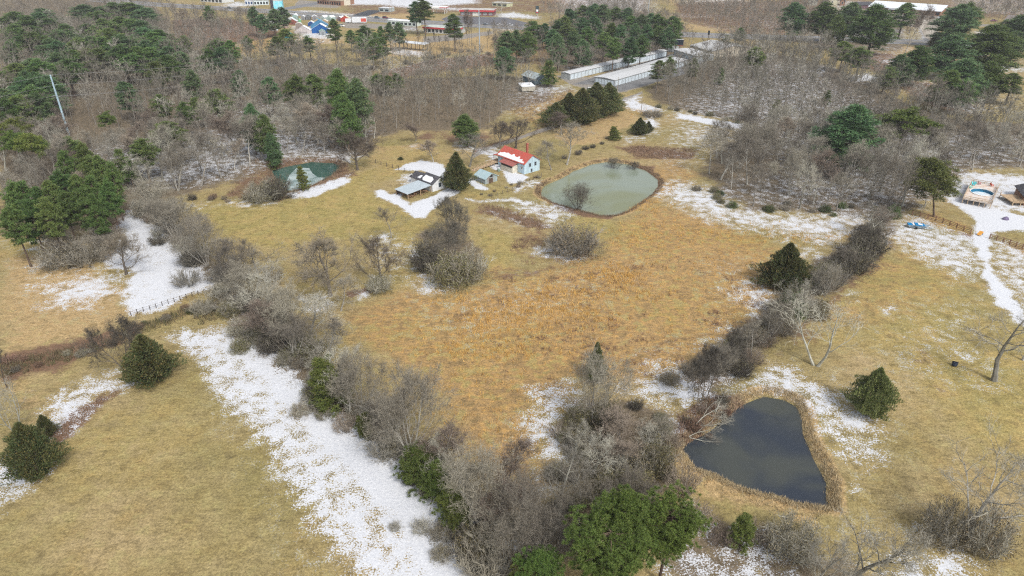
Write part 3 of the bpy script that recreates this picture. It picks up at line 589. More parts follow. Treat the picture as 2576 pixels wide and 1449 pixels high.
lib('cedar0', cedar(300, 7, 3.6, 26000, .22, .22, .4), PBARK, CEDAR); lib('cedar1', cedar(301, 7, 4.4, 28000, .3, .22, .4), PBARK, CEDAR); lib('cedarbush', cedar(305, 5, 4.6, 28000, .34, .19, .42), PBARK, leafm('green_bush_sprays', (0.102, 0.126, 0.043), (0.138, 0.156, 0.054), (0.174, 0.174, 0.066))); lib('cedar2', cedar(302, 7, 3.0, 12000, .22, .24, .35), PBARK, CEDAR); lib('cedar3', cedar(303, 7, 6.0, 30000, .14, .27, .5), PBARK, CEDAR)
SN = ('stems', 'leaves')
lib('bushg0', shrub(400, 3, 4), TWIG, TWIG, SN); lib('bushg1', shrub(401, 3, 4.6, 54), TWIG_P, TWIG, SN); lib('bushd0', shrub(402, 3, 4, 60, .04, 1500, .10), TWIG_D, leafm('dark_bush_leaves', (.10, .10, .06), (.13, .12, .07), (.16, .14, .09)), SN); lib('bushp0', shrub(403, 3, 4, 50), TWIG_G, TWIG, SN)
lib('busho0', shrub(410, 3, 4, 44, .035, 5200, .11), TWIG, OLIVE, SN); lib('busho1', shrub(411, 3, 4.4, 56, .032, 3800, .10), TWIG_G, leafm('drab_leaves', (.20, .175, .11), (.16, .145, .085), (.26, .21, .13)), SN); lib('bushgr0', shrub(412, 3, 4, 30, .035, 6000, .12), TWIG, GREENB, SN)
lib('brush0', shrub(420, 1.4, 4, 60, .04, 500, .14, .02), BRUSH, BRUSH, SN)

DIM = {}
for k_, parts in LIB.items():
    q = np.concatenate([np.array([v.co for v in me.vertices]) for _, me in parts]); DIM[k_] = (float(np.percentile(q[:, 2], 99.7)), float(np.mean([np.percentile(q[:, a], 98)-np.percentile(q[:, a], 2) for a in (0, 1)])))
def top_h(p, ytop):              # how tall a thing standing at p is if its top shows on grid row ytop
    k = (724.5-ytop)/FPX; return H + p.y*(k*CT-ST)/(CT+k*ST)
ALL = []                          # where plants stand: (x, y, radius)
def plant(key, x, y, h, label, group=None, cat='bare tree', name='bare_tree', wide=None, rz=None, lean=None):
    """one plant of the library standing at x, y, grown to h metres and wide metres"""
    s = h/DIM[key][0]; w = (wide/DIM[key][1]) if wide else s
    o = empty(name, (x, y, gz(x, y)-.03), random.uniform(0, 6.28) if rz is None else rz, label, cat, group, (w, w, s))
    if lean: o.rotation_euler[0] = lean[0]; o.rotation_euler[1] = lean[1]
    for nm, me in LIB[key]: link(bpy.data.objects.new(nm, me), o)
    ALL.append((x, y, (wide or DIM[key][1]*s)/2)); return o
def name_of(k): return k.get('name', 'bare_tree')
def stand(key, bx, by, ytop, wpx, label, group=None, **k):
    """foot at grid point bx, by; top on row ytop; crown wpx grid units wide"""
    p = P(bx, by); h = top_h(p, ytop); d = math.hypot(p.y*CT + (H-h*.6)*ST, 0)
    return plant(key, p.x, p.y, h, label, group, wide=wpx*d/FPX*(.85 if 'cedar' in key and key != 'cedar3' else .86 if key[:3] in ('fan', 'pal', 'pin', 'dar', 'woo') and name_of(k) == 'bare_tree' else 1), **k)
def topped(key, cx, ytop, h, wpx, label, group=None, **k):
    """the foot is hidden: a tree of height h whose top shows at cx, ytop"""
    p = P(cx, ytop, h); d = p.y*CT + (H-h*.7)*ST
    return plant(key, p.x, p.y, h, label, group, wide=wpx*d/FPX*(.85 if 'cedar' in key and key != 'cedar3' else .86 if key[:3] in ('fan', 'pal', 'pin', 'dar', 'woo') and name_of(k) == 'bare_tree' else 1), **k)
# ------------------------------------------------------------------ trees standing on their own
random.seed(77)
G1 = None
for key, bx, by, yt, wp, lab in [
 ('oak0', 318, 690, 586, 105, 'lone thick-trunked bare tree at the left edge of the snowy triangle'),
 ('fan1', 172, 652, 575, 75, 'upright pale bare tree rising from the thicket at far left'),
 ('fan0', 258, 648, 578, 120, 'wide leaning bare tree between the far-left thicket and the lone thick-trunked tree'),
 ('darkt0', 322, 940, 806, 135, 'dark tangled bare tree growing into the brown-tinged cedar by the ditch'),
 ('sparse1', 52, 1098, 950, 105, 'pale forked bare tree behind the lower left cedar'),
 ('thin0', 18, 975, 880, 40, 'spindly bare sapling on the left edge above the forked pale tree'),
 ('fan0', 398, 562, 452, 115, 'first bare tree at the far end of the left fencerow'),
 ('fan2', 452, 612, 498, 120, 'brownish bare tree in the left fencerow beside the top of the snow triangle'),
 ('fan1', 522, 668, 545, 130, 'spreading bare tree in the left fencerow beside the yellow field'),
 ('oak1', 656, 708, 612, 140, 'round-headed bare tree beside the yellow field, left of the dark domed tree'),
 ('fan0', 600, 728, 612, 130, 'bare tree in the left fencerow at the corner of the snow triangle'),
 ('pale1', 690, 805, 690, 160, 'whitish-limbed bare tree where the ditch meets the left fencerow'),
 ('pale2', 775, 868, 735, 170, 'long-limbed pale bare tree arching over the left fencerow'),
 ('fan2', 724, 862, 725, 150, 'brown bare tree behind the long-limbed pale one in the left fencerow'),
 ('wood2', 832, 935, 805, 125, 'grey bare tree in the left fencerow above the bright young pine'),
 ('pale0', 868, 1000, 850, 140, 'pale bare tree just right of the bright young pine in the left fencerow'),
 ('fan1', 908, 1040, 880, 130, 'brown bare tree between the young pine and the great fan-shaped tree'),
 ('fan2', 1036, 1148, 940, 215, 'great fan-shaped brown bare tree in the left fencerow'),
 ('pale2', 940, 1095, 985, 110, 'low pale bare tree at the foot of the great fan-shaped tree'),
 ('pale1', 1170, 1255, 1115, 135, 'pale bare tree beside the clump of bright bushy pines'),
 ('pinkw0', 1105, 1195, 1065, 120, 'reddish bare tree above the clump of bright bushy pines'),
 ('fan0', 1215, 1345, 1130, 190, 'large brown bare tree low in the left fencerow'),
 ('fan1', 1312, 1412, 1205, 190, 'brown bare tree at the bottom of the left fencerow'),
 ('pinkw1', 1265, 1290, 1120, 130, 'thin reddish bare tree at the corner of the golden field'),
 ('pale0', 1405, 1322, 1150, 170, 'pale bare tree at the lower corner of the golden field'),
 ('fan2', 1375, 1445, 1290, 170, 'tangled bare tree near the bottom edge left of the big pines'),
 ('oak0', 832, 745, 602, 172, 'dark dome-shaped bare tree standing in the yellow grass'),
 ('wood0', 856, 782, 690, 75, 'small grey bare tree below the dark dome-shaped one'),
 ('oak0', 962, 722, 588, 100, 'sparse dark-trunked bare tree over a shrub by the ditch'),
 ('wood2', 984, 598, 520, 72, 'small bare tree alone in the yellow field below the woodshed'),
 ('darkt0', 1142, 612, 497, 112, 'grey-headed bare tree at the top of the dark clump mid-field'),
 ('darkt0', 1128, 672, 562, 125, 'dark bare tree in the middle of the dark clump mid-field'),
 ('pale2', 1180, 420, 330, 100, 'round pale bare tree between the cedar and the red roofed house'),
 ('pinkw0', 1090, 407, 350, 50, 'reddish bare tree behind the white cottage'),
 ('oak0', 1257, 374, 300, 70, 'bare tree on the drive, left of a pair behind the red roofed house'),
 ('oak0', 1297, 372, 298, 84, 'bare tree on the drive, right of a pair behind the red roofed house'),
 ('wood0', 1388, 428, 350, 55, 'slim bare tree between the red roofed house and the green pond'),
 ('wood1', 1425, 415, 305, 92, 'tall bare tree at the upper left bank of the green pond'),
 ('pinkw2', 1412, 338, 282, 60, 'spiky grey bare tree in front of the row of cedars'),
 ('pinkw1', 1046, 355, 305, 55, 'multi-stemmed reddish bare tree on the brown weeds behind the cottage'),
 ('oak0', 900, 428, 325, 105, 'dark spreading bare tree at the right end of the left pond'),
 ('willow0', 1592, 422, 392, 30, 'second stemmy bare bush on the far bank of the green pond'), ('willow0', 1545, 420, 380, 34, 'stemmy bare bush on the far bank of the green pond'),
 ('willow0', 1456, 527, 460, 78, 'fan of dark bare stems standing in the near edge of the green pond'),
 ('fan1', 1490, 1070, 886, 165, 'pale grey bare tree rising from olive bushes left of the dark pond'),
 ('pinkw2', 1562, 1140, 1035, 120, 'reddish bare tree left of the dark pond'),
 ('pale0', 1482, 1200, 1085, 140, 'pale bare tree below the grey one left of the dark pond'),
 ('fan2', 1588, 1300, 1190, 110, 'low bare tree just above the big foreground pines'),
 ('darkt0', 1766, 1016, 880, 120, 'dark bare tree on the snow at the head of the dark pond'),
 ('thin0', 1752, 1030, 905, 36, 'thin dark sapling at the head of the dark pond'),
 ('sparse1', 2052, 920, 742, 165, 'dead tree with two pale stems right of the right fencerow'),
 ('pale0', 1974, 806, 698, 105, 'pale-topped bare tree below the tall cedar in the right fencerow'),
 ('pale2', 2202, 592, 512, 120, 'pale bare tree at the far end of the right fencerow'),
 ('fan0', 1932, 855, 760, 100, 'grey bare tree in the middle of the right fencerow'),
 ('sparse0', 2502, 957, 755, 170, 'leaning bare tree at the right edge by the snow track'),
 ('oak1', 2572, 905, 745, 110, 'dark bare tree cut by the right edge of the view'),
 ('oak1', 2424, 1352, 1115, 250, 'large lichen-pale bare tree with a skirt of olive shrubs at lower right'),
 ('pale1', 2112, 1480, 1270, 240, 'broad pale bare tree at the bottom edge right of the dark pond'),
 ('pale0', 2025, 1500, 1335, 160, 'smaller pale bare tree at the bottom edge beside the broad one'),
 ('thin0', 1828, 338, 300, 16, 'thin bare sapling on the far snow strip, left of two'), ('thin0', 1869, 340, 302, 16, 'thin bare sapling on the far snow strip, right of two'),
 ('pinkw1', 2275, 140, 8, 60, 'tall nearly bare dark-limbed tree in front of the long white roof'),
 ('wood3', 1585, 150, 112, 30, 'bare tree behind the front storage building'), ('pinkw0', 465, 70, 20, 40, 'reddish bare tree beside the highway at upper left'), ('wood4', 505, 80, 40, 30, 'grey bare tree on the brown scrub below the highway'),
 ('fan0', 605, 50, 16, 34, 'bare tree beside the highway left of the roadside pines'), ('fan1', 630, 55, 20, 26, 'slim bare tree close beside the roadside pines'), ('fan2', 550, 85, 45, 32, 'bare tree on the brown scrub above the tan field'),
 ('oak1', 1260, 40, -12, 26, 'bare tree on the snow behind the red fascia store'), ('pinkw0', 1180, 115, 22, 26, 'tall bare tree between the pale bank and the store'), ('wood0', 1240, 155, 85, 30, 'bare tree behind the second steel pole'),
 ]: stand(key, bx, by, yt, wp, lab, G1)
for i, (bx, by, yt) in enumerate([(1008, 150, 88), (1020, 158, 95), (1032, 160, 92), (1050, 150, 80), (1068, 146, 84), (1084, 160, 95), (1101, 166, 78), (1112, 152, 88), (1119, 150, 84), (1132, 140, 92), (1146, 136, 90), (1163, 118, 70), (1176, 114, 38), (1187, 116, 44), (1226, 122, 72)]):
    stand('thin0', bx, by, yt, random.uniform(11, 18), 'slender bare trunk in the row below the white roofed carport', 'slender trees in a row below the carport')

for i, (bx, by, yt, wp) in enumerate([(420, 590, 500, 80), (480, 640, 545, 90), (555, 700, 600, 95), (620, 770, 665, 110), (650, 815, 700, 110), (690, 860, 745, 110), (745, 905, 790, 115), (800, 960, 850, 110), (880, 1050, 930, 115), (985, 1120, 1000, 110), (1130, 1225, 1100, 110), (1240, 1370, 1220, 130), (1270, 1420, 1290, 130)]):
    stand(['fan0', 'pale1', 'wood1', 'fan2', 'pale0', 'pinkw0'][i % 6], bx, by, yt, wp, 'smaller bare tree filling the line of the left fencerow', 'smaller trees of the left fencerow')
for i, (bx, by, yt, wp) in enumerate([(1440, 1160, 1060, 90), (1530, 1190, 1090, 100), (1450, 1290, 1180, 110), (1500, 1310, 1210, 110), (1610, 1140, 1050, 90), (1340, 1290, 1180, 110), (1660, 1120, 1050, 70)]):
    stand(['pale0', 'pinkw1', 'fan1', 'wood2'][i % 4], bx, by, yt, wp, 'smaller bare tree in the thicket left of the dark pond', 'smaller trees of the thicket left of the dark pond')
for i, (bx, by, yt, wp) in enumerate([(2120, 690, 620, 70), (2165, 640, 565, 70), (2075, 745, 670, 70), (1890, 900, 815, 80), (1840, 920, 835, 80), (1800, 945, 860, 80)]):
    stand(['wood2', 'darkt0', 'fan1'][i % 3], bx, by, yt, wp, 'smaller bare tree in the line of the right fencerow', 'smaller trees of the right fencerow')

# ------------------------------------------------------------------ pines and cedars
PT = ['pinetall0', 'pinetall1', 'pinetall2', 'pineblue0', 'pineblue1']
def pines(spots, label, group, h=19, keys=None, fat=1.15):
    for i, (cx, yt, wp) in enumerate(spots):
        topped((keys or PT)[i % len(keys or PT)], cx, yt, h*random.uniform(.9, 1.1), wp*fat, label, group, cat='pine tree', name='pine_tree')
pines([(q[0], q[1], random.uniform(42, 58)) for q in [(10, 40), (30, 30), (60, 40), (90, 32), (115, 20), (25, 62), (70, 66), (105, 48), (205, 12), (230, 18), (250, 28), (282, 6), (312, 8), (335, 12), (352, 22), (262, 48), (300, 42), (325, 48), (350, 52), (205, 60), (240, 66), (268, 72), (150, 62), (170, 80), (130, 78), (85, 82), (45, 92), (15, 105), (118, 98), (150, 104), (190, 96), (222, 92), (262, 92), (300, 88), (345, 70), (372, 82), (398, 76), (330, 92), (365, 102), (405, 98), (300, 112), (340, 118), (378, 118), (420, 118), (438, 132), (255, 122), (215, 122), (180, 126), (140, 132), (62, 150), (100, 148), (30, 160), (8, 180), (45, 196), (18, 222), (70, 215), (12, 248), (50, 240), (85, 235), (125, 190), (330, 134), (410, 140), (395, 155), (60, 178), (95, 180), (160, 150)]],
      'dark green pine in the dense pine stand at upper left', 'pines of the upper left stand', 16)
pines([(545, 98, 46), (575, 102, 34), (515, 126, 44), (552, 120, 40)], 'round-topped pine in the clump below the tan field', 'pines below the tan field', 17)
for a in [('pinetall1', 692, 92, 15, 40, 'single round-topped pine between the tan field and the sheds'), ('pinetall0', 622, 90, 13, 24, 'small pine standing out against the tan field'), ('pinetall2', 455, 90, 14, 34, 'small dark pine at the left end of the tan field'), ('pinetall2', 718, 72, 17, 52, 'pine in front of the storage sheds, left of two'), ('pinetall0', 775, 90, 14, 32, 'small pine in front of the big blue shed'), ('pinetall1', 838, 48, 19, 30, 'slim pine beside the white car near the sheds'), ('pinetall1', 880, 76, 12, 26, 'small pine right of the sheds above the bare wood'),
          ('pineblue0', 636, 17, 19, 28, 'tall pine by the highway, left of a cluster'), ('pineblue1', 658, 36, 15, 28, 'shorter pine by the highway beside the dark blue tower'), ('pineblue1', 682, 22, 18, 34, 'pine of the roadside cluster left of the sheds'), ('pineblue0', 706, 18, 18, 34, 'rightmost pine of the roadside cluster left of the sheds'), ('pinecone1', 524, 25, 8, 16, 'small round evergreen alone on the verge at upper left'), ('pinetall2', 520, 14, 15, 26, 'pine above the brown scrub at upper left'),
          ('pinetall0', 735, 188, 18, 48, 'round pine above the wood behind the left pond, left of a pair'), ('pinetall1', 788, 188, 18, 54, 'round pine above the wood behind the left pond, right of a pair'), ('pineblue0', 676, 195, 16, 44, 'dark pine in the wood left of the round pair'),
          ('pinebig0', 845, 178, 22, 62, 'tall dense pine left of the three big ones over the left pond'), ('pinebig1', 885, 200, 22, 66, 'tallest dense pine over the right end of the left pond'), ('pinebig0', 862, 240, 19, 60, 'lower dense pine over the right end of the left pond'),
          ('pinetall2', 548, 225, 14, 60, 'olive-topped pine in the grey wood'), ('pinetall1', 398, 238, 13, 46, 'small pine in the grey wood right of the steel pole'), ('pinetall0', 456, 258, 13, 36, 'small upright pine in the middle of the grey wood'), ('pinetall2', 485, 245, 12, 34, 'small pine beside the upright one in the grey wood'), ('pineflat', 520, 250, 11, 40, 'low olive pine under the olive-topped one in the grey wood'), ('pineblue1', 320, 205, 15, 50, 'shaded pine behind the steel pole in the grey wood'), ('pineblue0', 480, 178, 17, 44, 'dark pine where the wires cross the grey wood'), ('pineblue1', 590, 178, 15, 40, 'dark pine under the wires above the grey wood'),
          ('pinebig1', 622, 262, 17, 42, 'leaning tall pine over the wood left of the pond'), ('pinebig0', 655, 290, 15, 46, 'dense pine right behind the leaning one left of the pond'), ('pinebig1', 680, 330, 12, 34, 'lowest of the dense pines left of the pond'),
          ('pinetall1', 411, 308, 14, 76, 'single round pine in the middle of the snowy wood'), ('pinetall0', 350, 352, 13, 60, 'loose pine in the snowy wood below the round one'), ('pinecone1', 296, 375, 11, 38, 'slim pine at the left of the snowy wood'), ('pinetall2', 318, 402, 9, 30, 'small pine beside the slim one in the snowy wood'), ('pinecone0', 684, 385, 5, 24, 'small yellow-green pine on the far bank of the left pond'), ('pinecone0', 757, 418, 7.5, 26, 'small pine standing in the half frozen pond'), ('pineflat', 265, 280, 12, 40, 'olive cedar-like pine by the clearing of the steel pole'),
          ('pineflat', 30, 296, 16, 70, 'olive-green pine at the left edge, top of a bright clump'), ('pineflat', 75, 335, 15, 66, 'olive-green pine of the bright clump at the left edge'), ('pineflat', 15, 330, 15, 60, 'olive-green pine at the left edge, bottom of a bright clump'), ('pineflat', 95, 350, 13, 40, 'small olive pine at the right of the bright clump on the left edge')]:
    topped(*a, cat='pine tree', name='pine_tree')
pines([(175, 345, 58), (205, 360, 46), (160, 378, 52), (215, 395, 56), (245, 392, 46), (268, 410, 48), (150, 430, 60), (190, 440, 56), (232, 440, 54), (262, 450, 44), (120, 455, 56), (60, 455, 60), (20, 460, 60), (88, 470, 56), (205, 475, 60), (150, 485, 64), (110, 500, 60), (65, 505, 60), (20, 515, 64), (230, 490, 46)],
      'tall green pine in the grove at the left edge above the tan field', 'pines of the left edge grove', 14.5, ['pinetall0', 'pinetall1', 'pinetall2'], .86)
pines([(920, 64, 34), (942, 82, 24), (960, 66, 20), (978, 58, 20), (1000, 56, 26), (905, 84, 26), (935, 100, 36), (960, 96, 30)], 'loose pine in the group right of the sheds', 'pines right of the sheds', 15)
for a in [('pineblue0', 1045, 4, 21, 34, 'tall sparse pine at the highway, left of a pair'), ('pinetall0', 1066, -4, 23, 40, 'tall sparse pine at the highway, right of a pair'), ('pinetall1', 1141, 36, 21, 40, 'lone tall pine in front of the red fascia building'), ('pineblue1', 1268, 78, 17, 42, 'dark pine left of the group near the second steel pole'), ('pineblue0', 1300, 76, 17, 34, 'dark pine in the middle of the group near the second steel pole'), ('pinebig0', 1322, 80, 16, 44, 'bright green pine right of the group near the second steel pole'), ('pinebig1', 1270, 120, 15, 46, 'lower dense pine of the group near the second steel pole'), ('pinetall2', 1345, 54, 16, 42, 'round pine against the highway right of the second steel pole'), ('pineblue1', 1365, 60, 15, 34, 'pine beside the round one against the highway'),
          ('pinebig0', 1174, 290, 11, 56, 'bright pine behind the round pale tree by the house'), ('pinecone1', 1382, 152, 12, 34, 'dark pointed conifer left of the storage buildings'), ('pinetall0', 945, 185, 9, 36, 'green pine of the row above the grey wood, left'), ('pinetall1', 970, 190, 9, 34, 'green pine of the row above the grey wood, middle'), ('pinetall2', 992, 186, 9, 36, 'green pine of the row above the grey wood, right'),
          ('pinecone0', 1549, 318, 5, 26, 'small pointed green pine at the corner of the tan meadow'),
          ('pinetall0', 1690, 142, 14, 26, 'pine in front of the storage yard, right of two'), ('pinetall1', 1660, 152, 13, 40, 'pine in front of the storage yard, left of two'), ('pinetall2', 1745, 148, 12, 24, 'sparse pine below the tan warehouse'), ('pinetall0', 1902, 120, 15, 42, 'single pine rising from the right wood'), ('pinetall1', 1865, 70, 12, 24, 'small round pine by the highway, right of two'), ('pinetall2', 1830, 88, 10, 22, 'small round pine by the highway, left of two'), ('pinecone1', 1815, 170, 8, 20, 'small green pine low in the right wood'), ('pinecone0', 2084, 228, 6, 20, 'small yellow-green pine low in the right wood'), ('pinecone0', 1955, 250, 7, 20, 'drab green young pine in the front of the right wood'),
          ('pinebig1', 2010, 8, 23, 62, 'tall dark pine at the left end of the tall row near the long white roof'), ('pinebig0', 2085, 6, 24, 66, 'tall pine second in the row near the long white roof'), ('pinebig1', 2140, 8, 24, 64, 'tall dark pine third in the row near the long white roof'), ('pinebig0', 2108, 40, 19, 40, 'bright lower pine between the second and third of the tall row'), ('pinebig0', 2212, 12, 27, 88, 'largest pine standing before the long white roof'), ('pinetall1', 2282, 8, 22, 52, 'thin-topped pine before the long white roof'),
          ('pinebig1', 2412, 12, 25, 84, 'massive dark pine right of the school drive'), ('pinetall0', 2450, 8, 24, 50, 'bright-topped pine behind the massive dark one'), ('pinetall1', 2128, 105, 15, 50, 'low pine on the red soil under the tall row'), ('pinetall0', 2172, 118, 16, 58, 'yellow-green pine on the red soil under the tall row'), ('pinetall2', 2235, 168, 12, 44, 'small pine left of the pair on the red soil'), ('pinebig0', 2312, 116, 18, 70, 'bushy pine with a rounded top in the middle of the red soil'), ('pinebig1', 2275, 140, 15, 60, 'lower bushy pine leaning on the rounded one'), ('pinebig1', 2405, 92, 20, 96, 'broad open pine right of the red soil'), ('pinebig0', 2520, 64, 24, 110, 'broad spreading pine at the right edge, top'), ('pinebig1', 2562, 40, 24, 90, 'spreading pine cut by the upper right corner'), ('pinebig0', 2390, 178, 16, 66, 'pine in front left of the lower right group on the red soil'), ('pinebig1', 2445, 150, 19, 90, 'largest pine of the lower right group on the red soil'), ('pinebig0', 2500, 155, 17, 76, 'pine at the right of the lower group on the red soil'), ('pinetall2', 2425, 200, 14, 60, 'small pine in the front of the lower group on the red soil'), ('pinetall1', 2555, 185, 13, 50, 'pine at the right edge below the spreading ones'),
          ('pinebig1', 2143, 268, 21, 125, 'big dense pine standing over the right wood'), ('pineflat', 2285, 272, 18, 125, 'flat-topped olive pine over the right wood')]:
    topped(*a, cat='pine tree', name='pine_tree')
pines([(1402, 52, 30), (1418, 40, 30), (1440, 22, 34), (1468, 14, 34), (1492, 10, 34), (1518, 12, 34), (1545, 18, 32), (1572, 20, 32), (1590, 40, 30), (1612, 38, 32), (1640, 34, 32), (1662, 36, 32), (1690, 40, 36), (1702, 46, 30), (1600, 60, 30), (1628, 62, 30), (1655, 66, 30), (1570, 62, 30), (1540, 58, 32), (1500, 40, 34), (1465, 45, 34), (1430, 62, 34), (1452, 80, 38), (1480, 72, 34), (1405, 85, 34), (1390, 74, 30), (1520, 82, 34), (1585, 92, 30), (1615, 90, 32), (1470, 100, 34), (1685, 70, 30), (1545, 96, 30)],
      'green pine in the stand behind the long storage buildings', 'pines of the stand behind the storage buildings', 17, ['pineblue0', 'pinetall0', 'pineblue1', 'pinetall1', 'pinebig1'])
stand('pineolive', 2350, 545, 405, 100, 'leaning olive-crowned pine between the pool deck and the right wood', cat='pine tree', name='pine_tree')
for a in [('pinecone0', 840, 1030, 900, 82, 'bright green young pine in the left fencerow'), ('pinebright', 925, 1098, 1040, 46, 'small bright pine below the young one in the left fencerow'), ('pinebright', 1062, 1210, 1122, 92, 'largest of the bright bushy pines beside the snow stripe'), ('pinebright', 1105, 1245, 1165, 74, 'second of the bright bushy pines beside the snow stripe'), ('pinebright', 1138, 1292, 1222, 66, 'third of the bright bushy pines beside the snow stripe'), ('pinebright', 1152, 1330, 1268, 62, 'lowest of the bright bushy pines beside the snow stripe'), ('pinecone0', 1860, 1372, 1303, 54, 'small yellow-green pine below the dark pond'),
          ('cedar2', 1497, 960, 862, 50, 'dark evergreen top peering over the pale grey tree')]:
    stand(*a, cat='pine tree' if 'pine' in a[0] else 'cedar tree', name='pine_tree' if 'pine' in a[0] else 'cedar_tree')
for a in [('pinenear0', 1592, 1238, 15, 150, 'foreground pine with the highest crown of three'), ('pinenear1', 1690, 1252, 14, 130, 'foreground pine with its trunk showing, right of three'), ('pinenear1', 1525, 1305, 13.5, 175, 'foreground pine with the widest crown, left of three'), ('pinenear0', 1370, 1392, 9, 110, 'dark green pine cut by the bottom edge'), ('pinebright', 1330, 1420, 7, 80, 'light green pine beside the dark one at the bottom edge')]:
    topped(*a, cat='pine tree', name='pine_tree')
for a in [('cedar0', 385, 955, 843, 118, 'brown-tinged cedar beside the dark tangled tree on the left'), ('cedar1', 100, 1195, 1065, 124, 'dense cedar above the snow at lower left'), ('cedar2', 122, 1095, 1044, 46, 'small cedar top behind the dense one at lower left'), ('cedar3', 1968, 722, 612, 104, 'tall dark spreading cedar in the right fencerow'), ('cedar0', 1150, 478, 383, 70, 'tall dark cedar between the white cottage and the blue shed'),
          ('cedar1', 1398, 318, 258, 78, 'first and lowest cedar of the row by the tan meadow'), ('cedar0', 1430, 312, 234, 80, 'second cedar of the row by the tan meadow'), ('cedar1', 1462, 312, 222, 88, 'third cedar of the row by the tan meadow'), ('cedar0', 1497, 296, 208, 88, 'brownish fourth cedar of the row by the tan meadow'), ('cedar1', 1528, 288, 208, 76, 'last and farthest cedar of the row by the tan meadow'), ('cedar0', 1608, 338, 296, 42, 'small round cedar beside the snow at the end of the meadow'), ('cedar2', 1630, 332, 305, 26, 'little grey-green cedar right behind the small round one'), ('cedar1', 2350, 120, 86, 34, 'round dark evergreen on the lawn by the highway'), ('cedar1', 1008, 402, 394, 14, 'tiny dark shrub evergreen behind the cottage'), ('cedarbush', 2182, 1042, 925, 104, 'dense dark green bushy cedar near the snow right of the dark pond')]:
    stand(*a, cat='cedar tree', name='cedar_tree')

# ------------------------------------------------------------------ fallen limbs by the dark pond
for key, gx, gy, h_, rz_, lab in [('sparse1', 1752, 1075, 6.5, 2.0, 'fallen pale limb reaching from the bank into the dark pond'), ('sparse0', 1800, 1042, 5.5, 2.5, 'fallen bare limb at the head of the dark pond'), ('sparse1', 1735, 1100, 5.0, 1.6, 'fallen forked limb at the left corner of the dark pond')]:
    q_ = P(gx, gy); o = plant(key, q_.x, q_.y, h_, lab, None, 'fallen limb', 'fallen_limb', rz=rz_); o.rotation_euler = (R(78), 0, rz_); o.location.z += .35

# ------------------------------------------------------------------ shrubs
def bush(key, bx, by, ytop, wpx, label, group=None): return stand(key, bx, by, ytop, wpx, label, group, cat='shrub', name='shrub')
for a in [('busho1', 1442, 636, 562, 130, 'broad domed brown-olive bush in the golden field'), ('bushd0', 1078, 680, 598, 85, 'dark bush at the left of the dark clump mid-field'), ('busho0', 1142, 712, 636, 110, 'olive bush at the front of the dark clump mid-field'), ('busho1', 1190, 696, 620, 75, 'drab bush at the right of the dark clump mid-field'), ('busho1', 955, 732, 690, 60, 'drab bush at the foot of the sparse dark-trunked tree'), 
          ('busho1', 2365, 1362, 1255, 105, 'olive shrub left of the large pale tree trunk at lower right'), ('busho1', 2468, 1385, 1270, 110, 'olive shrub right of the large pale tree trunk at lower right'), ('busho1', 1985, 1390, 1305, 130, 'drab olive bush below the dark pond bank'), ('bushg1', 1750, 1320, 1268, 80, 'brown bush on the near bank of the dark pond'), ('bushg1', 1900, 1360, 1310, 55, 'brown twiggy bush right of the small yellow-green pine'), ('bushg1', 1815, 1365, 1318, 55, 'brown twiggy bush left of the small yellow-green pine'),
          ('bushgr0', 1990, 795, 736, 70, 'green leafy bush in the right fencerow below the tall cedar'), ('busho0', 2055, 800, 745, 50, 'small olive bush beside the green leafy one'), ('bushgr0', 2245, 548, 515, 34, 'bright green bush at the far end of the right fencerow'), ('busho1', 165, 665, 605, 110, 'brown bush of the far-left thicket'), ('bushg0', 225, 662, 600, 100, 'grey bush of the far-left thicket'), ('bushd0', 700, 498, 440, 80, 'grey thicket bush on the left bank of the half frozen pond'), ('busho1', 660, 505, 452, 80, 'brownish thicket bush left of the half frozen pond'), ('busho0', 1455, 1082, 1015, 70, 'olive bush left under the pale grey tree'), ('busho0', 1525, 1078, 1000, 80, 'olive bush right under the pale grey tree'),
          ('busho0', 1650, 1185, 1110, 90, 'olive bush on the left bank of the dark pond'), ('busho1', 1590, 1190, 1120, 90, 'drab bush in the thicket left of the dark pond'), ('busho0', 1600, 1260, 1190, 100, 'olive bush above the foreground pines'), ('busho0', 1530, 1260, 1180, 90, 'leafy olive bush in the thicket above the foreground pines'), ('bushg1', 1715, 1240, 1175, 80, 'reddish brown bush at the left corner of the dark pond'),
          ('bushd0', 2140, 685, 612, 100, 'dark rounded bush in the right fencerow above the tall cedar'), ('bushd0', 2182, 640, 575, 85, 'dark bush near the far end of the right fencerow'), ('bushp0', 2085, 722, 655, 80, 'pale grey bush in the right fencerow right of the tall cedar'), ('bushg0', 1225, 1449, 1370, 130, 'tan bush at the bottom end of the left fencerow'), ('busho0', 1185, 1395, 1330, 90, 'olive bush beside the foot of the snow stripe'), ('busho1', 1640, 292, 276, 50, 'low bush on the far snow strip')]:
    bush(*a)
def along(line, n, w, keys, hs, label, group, name='shrub', cat='shrub'):
    """plants scattered along a grid polyline, w metres wide"""
    pts = [P(*map(float, q.split(','))) for q in line.split()]; seg = [(pts[i+1]-pts[i]).length for i in range(len(pts)-1)]; tot = sum(seg)
    n = max(4, int(n*.70))
    for k in range(n):
        t_ = (k+random.random())/n*tot; i = 0
        while i < len(seg)-1 and t_ > seg[i]: t_ -= seg[i]; i += 1
        p = pts[i].lerp(pts[i+1], min(1, t_/seg[i])); x = p.x+random.gauss(0, w/2); y = p.y+random.gauss(0, w/2); h = random.uniform(*hs)*(.8 if cat == 'shrub' else 1)
        plant(random.choice(keys), x, y, h, label, group, cat, name, wide=h*random.uniform(1.2, 1.7) if cat == 'shrub' else None)
MIXB = ['bushg0', 'bushg1', 'bushd0', 'bushp0', 'busho1']
